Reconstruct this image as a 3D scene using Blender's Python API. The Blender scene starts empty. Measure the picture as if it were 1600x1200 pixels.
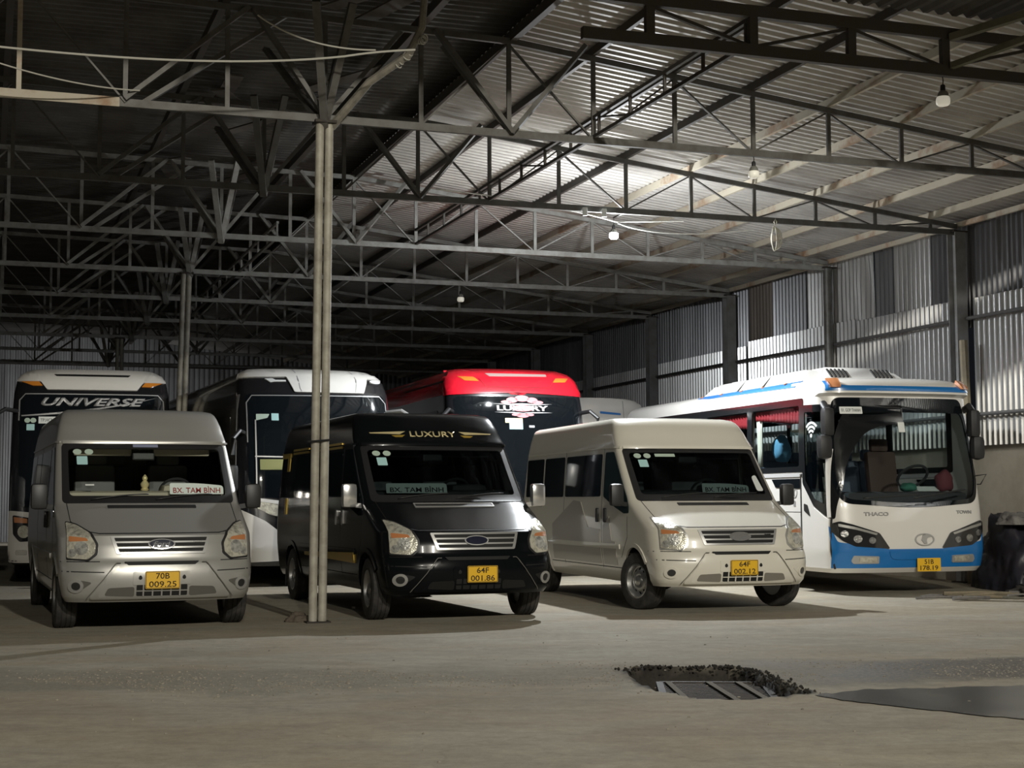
import bpy, bmesh, math, random
from mathutils import Vector, Matrix
random.seed(7)
sc = bpy.context.scene
COL = sc.collection

# ------------------------------------------------------------------ camera
cam_d = bpy.data.cameras.new('camera'); cam = bpy.data.objects.new('camera', cam_d); COL.objects.link(cam)
cam_d.sensor_fit = 'HORIZONTAL'; cam_d.sensor_width = 36; cam_d.lens = 2360/1600*36
cam_d.clip_end = 300
cam.matrix_world = Matrix.Translation((0, 0, 1.298)) @ Matrix.Rotation(math.pi/2+0.077, 4, 'X') @ Matrix.Rotation(-0.004, 4, 'Z')
sc.camera = cam

# building frame: u across the shed, v into the depth
BA = 0.335; P0 = (-2.054, 16.38); SP = 3.88; ZC = 5.5
cA, sA = math.cos(BA), math.sin(BA)
def W(u, v, z=0.0): return Vector((P0[0]+u*cA-v*sA, P0[1]+u*sA+v*cA, z))

# ------------------------------------------------------------------ world, lights, exposure
wd = bpy.data.worlds.new('night'); sc.world = wd; wd.use_nodes = True
bg = wd.node_tree.nodes['Background']; bg.inputs[0].default_value = (0.55, 0.62, 0.75, 1); bg.inputs[1].default_value = 0.010
vs = sc.view_settings
vs.view_transform = 'Standard'; vs.look = 'None'; vs.exposure = 0.0; vs.gamma = 1.0; vs.use_curve_mapping = False
def point(name, loc, power, color, r):
    l = bpy.data.lights.new(name, 'POINT'); l.energy = power; l.color = color; l.shadow_soft_size = r
    o = bpy.data.objects.new(name, l); COL.objects.link(o); o.location = loc; return o
BULB = W(5.3, 4.35, 5.17)
point('hanging_bulb_light', BULB, 360, (0.93, 0.97, 1.0), 0.05)
ld = bpy.data.lights.new('bulb_downward_light', 'SPOT'); ld.energy = 1500; ld.color = (.93, .97, 1.0); ld.spot_size = math.radians(172); ld.spot_blend = .5; ld.shadow_soft_size = .05
lo = bpy.data.objects.new('bulb_downward_light', ld); COL.objects.link(lo); lo.location = BULB+Vector((0, 0, -.07))
# added unseen fill spot behind the parked buses, brightens the back wall
bl = bpy.data.lights.new('back_wall_fill_light', 'SPOT'); bl.energy = 420; bl.color = (.95, .97, 1.0); bl.spot_size = math.radians(150); bl.spot_blend = .8; bl.shadow_soft_size = .08
bo = bpy.data.objects.new('back_wall_fill_light', bl); COL.objects.link(bo); bo.location = W(-1.5, 31, 2.3); bo.rotation_euler = (math.radians(88), 0, BA)
# yard lamps behind the photographer
point('yard_lamp_light', W(1, -30, 11.3), 15500, (1.0, 0.95, 0.83), 0.3)
point('yard_lamp_light', W(-4.5, -29, 11.0), 6000, (1.0, 0.95, 0.83), 0.3)

# ------------------------------------------------------------------ materials
MATS = {}
def mat(name, col, rough=0.5, metal=0.0, vary=0.0, vcol=None, vscale=3.0, bump=0.0, bscale=40.0, coat=0.0, emit=None, estr=0.0, thr=(0.4, 0.7), ior=None):
    if name in MATS: return MATS[name]
    m = bpy.data.materials.new(name); m.use_nodes = True; nt = m.node_tree; b = nt.nodes['Principled BSDF']
    b.inputs['Base Color'].default_value = (*col, 1); b.inputs['Roughness'].default_value = rough; b.inputs['Metallic'].default_value = metal
    if coat: b.inputs['Coat Weight'].default_value = coat; b.inputs['Coat Roughness'].default_value = 0.06
    if ior: b.inputs['IOR'].default_value = ior
    if emit: b.inputs['Emission Color'].default_value = (*emit, 1); b.inputs['Emission Strength'].default_value = estr
    tc = None
    if vary or vcol or bump:
        tc = nt.nodes.new('ShaderNodeTexCoord')
    if vary or vcol:
        n = nt.nodes.new('ShaderNodeTexNoise'); n.inputs['Scale'].default_value = vscale; n.inputs['Detail'].default_value = 8; n.inputs['Roughness'].default_value = 0.65
        nt.links.new(tc.outputs['Object'], n.inputs['Vector'])
        r = nt.nodes.new('ShaderNodeValToRGB'); r.color_ramp.elements[0].position = thr[0]; r.color_ramp.elements[1].position = thr[1]
        r.color_ramp.elements[0].color = (*col, 1)
        c2 = vcol if vcol else tuple(max(0, x*(1-vary)) for x in col)
        r.color_ramp.elements[1].color = (*c2, 1)
        nt.links.new(n.outputs['Fac'], r.inputs['Fac']); nt.links.new(r.outputs['Color'], b.inputs['Base Color'])
    if bump:
        n2 = nt.nodes.new('ShaderNodeTexNoise'); n2.inputs['Scale'].default_value = bscale; n2.inputs['Detail'].default_value = 6
        nt.links.new(tc.outputs['Object'], n2.inputs['Vector'])
        bp = nt.nodes.new('ShaderNodeBump'); bp.inputs['Strength'].default_value = bump; bp.inputs['Distance'].default_value = 0.02
        nt.links.new(n2.outputs['Fac'], bp.inputs['Height']); nt.links.new(bp.outputs['Normal'], b.inputs['Normal'])
    MATS[name] = m; return m
def glass(name, tint, refl=0.12, rough=0.02):
    if name in MATS: return MATS[name]
    m = bpy.data.materials.new(name); m.use_nodes = True; nt = m.node_tree; nt.nodes.clear()
    o = nt.nodes.new('ShaderNodeOutputMaterial'); t = nt.nodes.new('ShaderNodeBsdfTransparent'); g = nt.nodes.new('ShaderNodeBsdfGlossy')
    t.inputs[0].default_value = (*tint, 1); g.inputs['Roughness'].default_value = rough; g.inputs[0].default_value = (0.9, 0.95, 1, 1)
    mx = nt.nodes.new('ShaderNodeMixShader'); fr = nt.nodes.new('ShaderNodeLayerWeight'); fr.inputs[0].default_value = refl
    nt.links.new(fr.outputs['Fresnel'], mx.inputs[0]); nt.links.new(t.outputs[0], mx.inputs[1]); nt.links.new(g.outputs[0], mx.inputs[2])
    nt.links.new(mx.outputs[0], o.inputs[0]); MATS[name] = m; return m

M_SEAM = mat('soft_seam', (.12, .115, .10), .6)
M_RUBBER = mat('tyre_rubber', (0.022, 0.021, 0.02), 0.85, vary=.4, vcol=(.06, .055, .05), vscale=8, bump=.2)
M_RIM = mat('rim_metal', (0.45, 0.45, 0.44), 0.35, 0.9)
M_BLACKPL = mat('black_plastic', (0.02, 0.02, 0.021), 0.45)
M_DARK = mat('dark_void', (0.006, 0.006, 0.006), 0.7)
M_CHROME = mat('chrome', (0.75, 0.75, 0.74), 0.18, 0.8)
M_CHROMED = mat('satin_chrome', (0.50, 0.50, 0.49), 0.32, 0.55)
M_TINT = mat('black_tinted_glass', (0.006, 0.008, 0.010), 0.04, ior=1.5)
M_TINTDUST = mat('dusty_tinted_glass', (0.012, 0.013, 0.014), 0.12)
M_GLASS = glass('clear_glass', (0.95, 0.97, 0.96), 0.06)
M_GLASSD = glass('smoked_glass', (0.55, 0.60, 0.60), 0.10)
M_GLASSB = glass('bus_glass', (0.86, 0.90, 0.90), 0.05)
M_LENS = mat('headlight_lens', (0.62, 0.60, 0.50), 0.18, 0.25, vcol=(.26, .25, .21), vscale=16, thr=(.45, .7), coat=.5, bump=.5, bscale=26)
M_REFL = mat('lamp_bowl', (0.62, 0.62, 0.58), 0.25, 0.45, vcol=(.2, .2, .19), vscale=22, coat=.5, bump=.4, bscale=40)
M_LENSDK = mat('dark_headlight_lens', (0.03, 0.03, 0.032), 0.08, 0.2, coat=.8)
M_AMBER = mat('amber_lens', (0.62, 0.22, 0.03), 0.2, coat=.5)
M_ORANGE = mat('orange_reflector', (0.5, 0.20, 0.08), 0.25, coat=.5)
M_PLATE = mat('yellow_plate', (0.80, 0.47, 0.02), 0.4)
M_PLTXT = mat('plate_black', (0.03, 0.02, 0.01), 0.5)
M_WHITEPNL = mat('white_sticker', (0.75, 0.78, 0.76), 0.5)
M_BLUESTK = mat('pale_blue_sticker', (0.45, 0.72, 0.72), 0.5)
M_GREENSTK = mat('pale_green_sticker', (0.5, 0.62, 0.52), 0.5)
M_INT = mat('beige_interior', (0.42, 0.38, 0.30), 0.75)
M_INTDK = mat('dark_interior', (0.035, 0.035, 0.038), 0.7)
M_SEATG = mat('grey_seat_fabric', (0.16, 0.16, 0.16), 0.8)
M_GOLD = mat('gold_paint', (0.62, 0.42, 0.08), 0.3, 0.5)
M_GOLDW = mat('pale_gold', (0.78, 0.66, 0.36), 0.35, 0.3)
M_REDTXT = mat('red_lettering', (0.35, 0.02, 0.02), 0.5)
M_BLKTXT = mat('black_lettering', (0.02, 0.02, 0.02), 0.5)
M_WHTTXT = mat('white_lettering', (0.75, 0.72, 0.72), 0.5)
M_GREYTXT = mat('silver_lettering', (0.36, 0.36, 0.36), 0.4, .3)
M_PINK = mat('pink_ornament', (0.75, 0.28, 0.30), 0.5)
P_SILVER = mat('silver_paint', (0.44, 0.435, 0.41), 0.36, 0.45, coat=.5)
P_BLACK = mat('black_paint', (0.005, 0.006, 0.007), 0.2, coat=.04, ior=1.22)
P_WHITE = mat('cream_white_paint', (0.72, 0.69, 0.60), 0.32, coat=.6)
P_BUSW = mat('bus_white_paint', (0.75, 0.73, 0.69), 0.3, coat=.6)
P_RED = mat('red_paint', (0.72, 0.012, 0.03), 0.25, coat=.8)
P_BLUE = mat('blue_paint', (0.012, 0.16, 0.46), 0.28, coat=.7)
P_SKYBLUE = mat('sky_blue_paint', (0.05, 0.22, 0.60), 0.3, coat=.7)
P_BUSBLK = mat('bus_black_paint', (0.012, 0.012, 0.014), 0.22, coat=.7)

# ------------------------------------------------------------------ mesh helpers
def link(name, me, m=None, parent=None, smooth=False, ang=None):
    o = bpy.data.objects.new(name, me); COL.objects.link(o)
    if m is not None: me.materials.append(m)
    if parent is not None: o.parent = parent
    if smooth:
        for p in me.polygons: p.use_smooth = True
        if ang:
            try: me.set_sharp_from_angle(angle=math.radians(ang))
            except Exception: pass
    return o
def bm_obj(name, bm, m, parent=None, smooth=False, ang=None, recalc=True):
    if recalc: bmesh.ops.recalc_face_normals(bm, faces=bm.faces)
    me = bpy.data.meshes.new(name); bm.to_mesh(me); bm.free()
    return link(name, me, m, parent, smooth, ang)
def tag(o, label=None, cat=None, group=None, kind=None):
    if label: o['label'] = label
    if cat: o['category'] = cat
    if group: o['group'] = group
    if kind: o['kind'] = kind
    return o
def empty(name, loc=(0, 0, 0), rz=0.0):
    o = bpy.data.objects.new(name, None); COL.objects.link(o); o.location = loc; o.rotation_euler = (0, 0, rz); o.empty_display_size = .2
    return o
def add_box(bm, c, s, rot=None, bev=0.0):
    r = bmesh.ops.create_cube(bm, size=1.0); vs_ = r['verts']
    M = Matrix.Translation(c) @ (rot.to_4x4() if rot else Matrix.Identity(4)) @ Matrix.Diagonal((s[0], s[1], s[2], 1))
    bmesh.ops.transform(bm, matrix=M, verts=vs_)
    if bev:
        es = list({e for v in vs_ for e in v.link_edges})
        bmesh.ops.bevel(bm, geom=es, offset=bev, segments=2, affect='EDGES', profile=.6)
def box(name, c, s, m, parent=None, bev=0.0, rot=None, smooth=False):
    bm = bmesh.new(); add_box(bm, c, s, rot, bev); return bm_obj(name, bm, m, parent, smooth, 35)
def add_bar(bm, a, b, w, h=None, up=Vector((0, 0, 1))):
    a = Vector(a); b = Vector(b); h = h or w; d = b-a; L = d.length
    if L < 1e-5: return
    y = d/L; x = y.cross(up)
    if x.length < 1e-3: x = y.cross(Vector((1, 0, 0)))
    x.normalize(); z = x.cross(y)
    R = Matrix((x, y, z)).transposed()
    add_box(bm, (a+b)/2, (w, L, h), R)
def bar(name, a, b, w, m, parent=None, h=None, up=Vector((0, 0, 1))):
    bm = bmesh.new(); add_bar(bm, a, b, w, h, up); return bm_obj(name, bm, m, parent)
def add_tube(bm, pts, r, n=8, cap=True):
    pts = [Vector(p) for p in pts]; rings = []
    rr = r if isinstance(r, (list, tuple)) else [r]*len(pts)
    for i, p in enumerate(pts):
        t = (pts[min(i+1, len(pts)-1)]-pts[max(i-1, 0)]).normalized()
        x = t.cross(Vector((0, 0, 1)))
        if x.length < .05: x = t.cross(Vector((0, 1, 0)))
        x.normalize(); y = t.cross(x)
        rings.append([bm.verts.new(p+(x*math.cos(2*math.pi*j/n)+y*math.sin(2*math.pi*j/n))*rr[i]) for j in range(n)])
    for a, b in zip(rings, rings[1:]):
        for j in range(n): bm.faces.new((a[j], a[(j+1) % n], b[(j+1) % n], b[j]))
    if cap: bm.faces.new(rings[0]); bm.faces.new(list(reversed(rings[-1])))
def tube(name, pts, r, m, parent=None, n=8):
    bm = bmesh.new(); add_tube(bm, pts, r, n); return bm_obj(name, bm, m, parent, True, 40)
def add_lathe(bm, prof, n=32, axis='Z', off=(0, 0, 0), closed=False):
    rings = []
    for (r, h) in prof:
        ring = []
        for j in range(n):
            a = 2*math.pi*j/n; c_, s_ = r*math.cos(a), r*math.sin(a)
            p = (c_, s_, h) if axis == 'Z' else ((h, c_, s_) if axis == 'X' else (c_, h, s_))
            ring.append(bm.verts.new((p[0]+off[0], p[1]+off[1], p[2]+off[2])))
        rings.append(ring)
    pairs = list(zip(rings, rings[1:]))
    if closed: pairs.append((rings[-1], rings[0]))
    for a, b in pairs:
        for j in range(n): bm.faces.new((a[j], a[(j+1) % n], b[(j+1) % n], b[j]))
    if not closed:
        if prof[0][0] > 1e-4: bm.faces.new(rings[0])
        if prof[-1][0] > 1e-4: bm.faces.new(rings[-1])
    return rings
def lathe(name, prof, m, parent=None, n=32, axis='Z', off=(0, 0, 0), closed=False, ang=40):
    bm = bmesh.new(); add_lathe(bm, prof, n, axis, off, closed); bmesh.ops.remove_doubles(bm, verts=bm.verts, dist=1e-5)
    return bm_obj(name, bm, m, parent, True, ang)
def rpoly(pts, r=0.03, seg=5):
    out = []; n = len(pts)
    for i in range(n):
        p0, p, p1 = Vector(pts[i-1][:2]), Vector(pts[i][:2]), Vector(pts[(i+1) % n][:2])
        rr = pts[i][2] if len(pts[i]) > 2 else r
        a = (p0-p); b = (p1-p)
        if rr <= 0: out.append(tuple(p)); continue
        q = min(rr, a.length*.45, b.length*.45)
        A = p+a.normalized()*q; B = p+b.normalized()*q
        for k in range(seg+1):
            t = k/seg; out.append(tuple(A*(1-t)**2+p*2*t*(1-t)+B*t*t))
    return out
def rect(x0, z0, x1, z1, r=0.02): return rpoly([(x0, z0), (x1, z0), (x1, z1), (x0, z1)], r)
def ell(cx, cz, rx, rz, n=24): return [(cx+rx*math.cos(2*math.pi*i/n), cz+rz*math.sin(2*math.pi*i/n)) for i in range(n)]
def stroke(pts, w):
    """polyline -> thin polygon"""
    P = [Vector(p) for p in pts]; L, R = [], []
    for i, p in enumerate(P):
        t = (P[min(i+1, len(P)-1)]-P[max(i-1, 0)]).normalized(); nrm = Vector((-t.y, t.x))
        ww = w[i] if isinstance(w, (list, tuple)) else w
        L.append(tuple(p+nrm*ww/2)); R.append(tuple(p-nrm*ww/2))
    return L+R[::-1]
def arc(pts, n=14):
    """quadratic bezier samples"""
    a, b, c_ = [Vector(p) for p in pts]
    return [tuple(a*(1-t)**2+b*2*t*(1-t)+c_*t*t) for t in [i/n for i in range(n+1)]]
def inside(p, poly):
    x, y = p; c_ = False; n = len(poly)
    for i in range(n):
        x1, y1 = poly[i]; x2, y2 = poly[i-1]
        if (y1 > y) != (y2 > y) and x < (x2-x1)*(y-y1)/(y2-y1)+x1: c_ = not c_
    return c_

FONT_CACHE = {}
def text_bm(s, size_h, width=None, shear=0.0, bold=0.0, spacing=1.0):
    cu = bpy.data.curves.new('t', 'FONT'); cu.body = s; cu.size = 1.0; cu.align_x = 'CENTER'; cu.shear = shear; cu.space_character = spacing
    cu.offset = bold; cu.resolution_u = 3
    ob = bpy.data.objects.new('t', cu); COL.objects.link(ob)
    dg = bpy.context.evaluated_depsgraph_get(); me = bpy.data.meshes.new_from_object(ob.evaluated_get(dg))
    bm = bmesh.new(); bm.from_mesh(me)
    bpy.data.objects.remove(ob); bpy.data.curves.remove(cu); bpy.data.meshes.remove(me)
    xs = [v.co.x for v in bm.verts]; ys = [v.co.y for v in bm.verts]
    cx = (min(xs)+max(xs))/2; cy = (min(ys)+max(ys))/2; k = size_h/max(.01, max(ys)-min(ys)); kx = (width/(max(xs)-min(xs))) if width else k
    for v in bm.verts: v.co.x = (v.co.x-cx)*kx; v.co.y = (v.co.y-cy)*k; v.co.z = 0
    bmesh.ops.remove_doubles(bm, verts=bm.verts, dist=1e-5)
    return bm
def poly_bm(polys):
    bm = bmesh.new(); es = []
    for poly in polys:
        vs_ = [bm.verts.new((a, b, 0)) for a, b in poly]
        es += [bm.edges.new((vs_[i-1], vs_[i])) for i in range(len(vs_))]
    bmesh.ops.triangle_fill(bm, use_beauty=True, use_dissolve=False, edges=es, normal=(0, 0, 1))
    return bm
def dice(bm, g):
    xs = [v.co.x for v in bm.verts]; ys = [v.co.y for v in bm.verts]
    if not xs: return
    for ax, lo, hi in ((0, min(xs), max(xs)), (1, min(ys), max(ys))):
        k = math.ceil((lo+1e-4)/g)
        while k*g < hi-1e-4:
            co = [0, 0, 0]; no = [0, 0, 0]; co[ax] = k*g; no[ax] = 1
            bmesh.ops.bisect_plane(bm, geom=bm.verts[:]+bm.edges[:]+bm.faces[:], plane_co=co, plane_no=no, dist=1e-5); k += 1

def itab(tab, z):
    """smooth-ish interpolation in a table of rows (z, a, b, ...)"""
    if z <= tab[0][0]: return tab[0][1:]
    if z >= tab[-1][0]: return tab[-1][1:]
    for i in range(len(tab)-1):
        if tab[i][0] <= z <= tab[i+1][0]:
            t = (z-tab[i][0])/(tab[i+1][0]-tab[i][0])
            return tuple(a+(b-a)*t for a, b in zip(tab[i][1:], tab[i+1][1:]))

class Shell:
    """vehicle skin as stacked horizontal slices; rows: z, front y, half width, corner depth"""
    def __init__(s, tab, L, n=2.6, rear=((0, .06),), dr=.22, wheels=(), R=.4):
        s.tab = tab; s.L = L; s.n = n; s.dr = dr; s.wheels = wheels; s.R = R; s.rear = rear
    def P(s, z): return itab(s.tab, z)
    def yr(s, z): return s.L-itab(s.rear, z)[0] if len(s.rear) > 1 else s.L
    def front(s, x, z):
        yf, w, d = s.P(z)[:3]; q = min(1.0, abs(x)/w)
        return Vector((x, yf+d*(1-(1-q**s.n)**(1/s.n)), z))
    def side(s, y, z, sg):
        yf, w, d = s.P(z)[:3]
        yr = s.yr(z)
        if y < yf+d:
            q = min(1, max(0, (d-(y-yf))/d)); x = w*(1-q**s.n)**(1/s.n)
        elif y > yr-s.dr:
            q = min(1, max(0, (y-(yr-s.dr))/s.dr)); x = w*(1-q**s.n)**(1/s.n)
        else: x = w
        return Vector((sg*x, y, z))
    def back(s, x, z):
        yf, w, d = s.P(z)[:3]; q = min(1.0, abs(x)/w)
        return Vector((x, s.yr(z)-s.dr*(1-(1-q**s.n)**(1/s.n)), z))
    def mapper(s, face):
        if face == 'front': return lambda a, b: s.front(a, b)
        if face == 'back': return lambda a, b: s.back(a, b)
        if face == 'left': return lambda a, b: s.side(a, b, -1)
        return lambda a, b: s.side(a, b, 1)
    def zrows(s, dz):
        zs = []; t = [r[0] for r in s.tab]
        for a, b in zip(t, t[1:]):
            dy = abs(s.P(b)[0]-s.P(a)[0]); k = max(1, math.ceil(max(b-a, dy*.6)/dz)); zs += [a+(b-a)*i/k for i in range(k)]
        return zs+[t[-1]]
    def build(s, name, m, parent, dz=.05, dy=.07, holes=()):
        bm = bmesh.new(); zs = s.zrows(dz); NF = 16; NS = max(8, int(s.L/dy)); NR = 6
        rings = []
        for z in zs:
            yf, w, d = s.P(z)[:3]; yr = s.yr(z); half = []
            for i in range(NF):
                # even spacing in x for the middle, then the corner
                t = math.pi/2*i/NF; half.append((w*math.sin(t)**(2/s.n) if i else 0.0, yf+d*(1-math.cos(t)**(2/s.n))))
            y0, y1 = yf+d, yr-s.dr
            for i in range(NS+1): half.append((w, y0+(y1-y0)*i/NS))
            for i in range(1, NR+1):
                t = math.pi/2*(1-i/NR); half.append((w*max(0, math.sin(t))**(2/s.n), yr-s.dr+s.dr*math.cos(t)**(2/s.n)))
            full = [(x, y) for x, y in half]+[(-x, y) for x, y in half[-2:0:-1]]
            rings.append([bm.verts.new((x, y, z)) for x, y in full])
        N = len(rings[0])
        for a, b in zip(rings, rings[1:]):
            for j in range(N): bm.faces.new((a[j], a[(j+1) % N], b[(j+1) % N], b[j]))
        bm.faces.new(rings[-1])
        # wheel arches
        dead = set()
        for (wy, wz) in s.wheels:
            ins = set()
            for v in bm.verts:
                if abs(v.co.x) > .55 and abs(v.co.y-wy) < s.R+.1 and math.hypot(v.co.y-wy, v.co.z-wz) < s.R: ins.add(v)
            kill = [f for f in bm.faces if all(v in ins for v in f.verts)]
            bmesh.ops.delete(bm, geom=kill, context='FACES')
            for v in list(ins):
                if v.is_valid and v.link_faces:
                    dy_, dz_ = v.co.y-wy, v.co.z-wz; l = max(1e-4, math.hypot(dy_, dz_)); v.co.y = wy+dy_/l*s.R; v.co.z = max(s.tab[0][0], wz+dz_/l*s.R)
        for face, poly in holes:
            kill = []
            for f in bm.faces:
                c_ = f.calc_center_median()
                if face == 'front' and c_.y < s.P(c_.z)[0]+s.P(c_.z)[2]+.01 and inside((c_.x, c_.z), poly): kill.append(f)
                if face == 'left' and c_.x < -.5 and inside((c_.y, c_.z), poly): kill.append(f)
                if face == 'right' and c_.x > .5 and inside((c_.y, c_.z), poly): kill.append(f)
            bmesh.ops.delete(bm, geom=kill, context='FACES')
        return bm_obj(name, bm, m, parent, True, 32)
    def drape(s, name, polys, m, parent, face='front', off=.004, thick=None, grid=.06, bm=None, at=(0, 0), smooth=True):
        """lay a flat outline on the skin as a thin solid panel"""
        if bm is None: bm = poly_bm(polys if isinstance(polys[0][0], (list, tuple)) else [polys])
        else:
            for v in bm.verts: v.co.x += at[0]; v.co.y += at[1]
        dice(bm, grid)
        thick = off+.01 if thick is None else thick
        f = s.mapper(face)
        ret = bmesh.ops.extrude_face_region(bm, geom=bm.faces[:])
        top = {e for e in ret['geom'] if isinstance(e, bmesh.types.BMVert)}
        cen = Vector((0, s.L/2, 1.2))
        for v in bm.verts:
            a, b = v.co.x, v.co.y; e = 2e-3
            p = f(a, b); q1 = f(a+e, b)-f(a-e, b); q2 = f(a, b+e)-f(a, b-e); nrm = q1.cross(q2)
            if nrm.length < 1e-12: nrm = Vector((0, -1, 0))
            nrm.normalize()
            ref = {'front': Vector((0, -1, .35)), 'back': Vector((0, 1, 0)), 'left': Vector((-1, 0, 0)), 'right': Vector((1, 0, 0))}[face]
            if nrm.dot(ref) < 0: nrm = -nrm
            v.co = p+nrm*(off if v in top else off-thick)
        return bm_obj(name, bm, m, parent, smooth, 40)
    def text(s, name, txt, m, parent, at, h, width=None, face='front', off=.008, shear=0, bold=0, grid=.08, flip=False, spacing=1.0):
        bm = text_bm(txt, h, width, shear, bold, spacing)
        if flip:
            for v in bm.verts: v.co.x = -v.co.x
        return s.drape(name, None, m, parent, face, off, off+.002, grid, bm, at, smooth=False)
def flat(name, polys, m, parent, c=(0, 0, 0), depth=.004, rot=None, bm=None):
    """flat panel in the local x-z plane facing -y"""
    if bm is None: bm = poly_bm(polys if isinstance(polys[0][0], (list, tuple)) else [polys])
    bmesh.ops.recalc_face_normals(bm, faces=bm.faces)
    ret = bmesh.ops.extrude_face_region(bm, geom=bm.faces[:]); top = {e for e in ret['geom'] if isinstance(e, bmesh.types.BMVert)}
    R = rot or Matrix.Identity(3)
    for v in bm.verts: v.co = R @ Vector((v.co.x, -depth if v in top else 0, v.co.y))+Vector(c)
    return bm_obj(name, bm, m, parent)

# ------------------------------------------------------------------ wheels
def wheel(parent, x, y, R=.34, w=.215, sg=-1, steer=0.0, rimm=None, name='wheel', slots=10, rr=.60):
    """sg = side the rim faces (-1 viewer's left)"""
    h = w/2; rim = R*rr
    prof = [(rim, -h*.8), (rim+.012, -h*.98), (R*.88, -h), (R*.97, -h*.88), (R, -h*.62), (R, -h*.5), (R-.008, -h*.47), (R-.008, -h*.40), (R, -h*.37), (R, -h*.06), (R-.008, -h*.03), (R-.008, h*.03), (R, h*.06), (R, h*.37), (R-.008, h*.40), (R-.008, h*.47), (R, h*.5), (R, h*.62), (R*.97, h*.88), (R*.88, h), (rim+.012, h*.98), (rim, h*.8)]
    ty = lathe(name, [(r, a) for r, a in prof], M_RUBBER, parent, 40, 'X', closed=True)
    ty.location = (x, y, R); ty.rotation_euler = (0, 0, steer)
    bm = bmesh.new(); o = sg
    rp = [(rim+.004, -h*.7*o), (rim+.004, h*.9*o), (rim-.012, h*.92*o), (rim-.02, h*.7*o), (rim*.86, h*.35*o), (rim*.78, h*.32*o), (rim*.62, h*.50*o), (rim*.45, h*.62*o), (rim*.32, h*.55*o), (rim*.28, h*.78*o), (rim*.12, h*.88*o), (.001, h*.9*o)]
    n = slots*6; rings = add_lathe(bm, rp, n, 'X')
    kill = []
    bm.faces.ensure_lookup_table()
    for f in bm.faces:
        c_ = f.calc_center_median(); r_ = math.hypot(c_.y, c_.z); a = (math.atan2(c_.z, c_.y)/(2*math.pi)*slots) % 1
        if rim*.62 < r_ < rim*.78 and .3 < a < .7: kill.append(f)
    bmesh.ops.delete(bm, geom=kill, context='FACES'); bmesh.ops.remove_doubles(bm, verts=bm.verts, dist=1e-5)
    bm_obj('rim', bm, rimm or M_RIM, ty, True, 40)
    lathe('brake_drum', [(rim*.8, -h*.4*o), (rim*.8, h*.1*o), (.01, h*.12*o)], M_DARK, ty, 20, 'X')
    return ty

# ------------------------------------------------------------------ seats
def seat(parent, x, y, z, m, sc_=1.0, head=True):
    bm = bmesh.new()
    add_box(bm, (0, 0, .42*sc_), (.46*sc_, .46*sc_, .14*sc_), bev=.04)
    add_box(bm, (0, .25*sc_, .78*sc_), (.46*sc_, .13*sc_, .66*sc_), Matrix.Rotation(-.15, 3, 'X'), .05)
    if head: add_box(bm, (0, .32*sc_, 1.20*sc_), (.27*sc_, .10*sc_, .18*sc_), bev=.035)
    add_box(bm, (0, 0, .18*sc_), (.34*sc_, .36*sc_, .36*sc_))
    o = bm_obj('seat', bm, m, parent, True, 40); o.location = (x, y, z); return o

# ------------------------------------------------------------------ the 16-seat van
VT = [(.30, .10, .90, .35), (.36, .04, .935, .37), (.46, .01, .955, .40), (.56, .0, .968, .42), (.64, .012, .976, .45), (.70, .035, .98, .48), (.72, .05, .982, .49), (.85, .075, .985, .50), (.96, .115, .985, .50), (.985, .16, .985, .49),
      (1.02, .25, .985, .46), (1.08, .40, .984, .42), (1.16, .60, .981, .36), (1.24, .79, .978, .31), (1.285, .89, .975, .28), (1.31, .93, .973, .26), (1.45, 1.07, .965, .24), (1.65, 1.26, .95, .22), (1.85, 1.44, .935, .20), (1.93, 1.51, .928, .20),
      (1.95, 1.50, .928, .20), (1.97, 1.51, .926, .20), (2.05, 1.58, .912, .22), (2.15, 1.66, .892, .22), (2.24, 1.75, .866, .22), (2.29, 1.81, .846, .23), (2.32, 1.88, .82, .24), (2.338, 1.98, .78, .26), (2.35, 2.12, .70, .3), (2.36, 2.4, .5, .35), (2.365, 2.8, .25, .3)]
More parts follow.
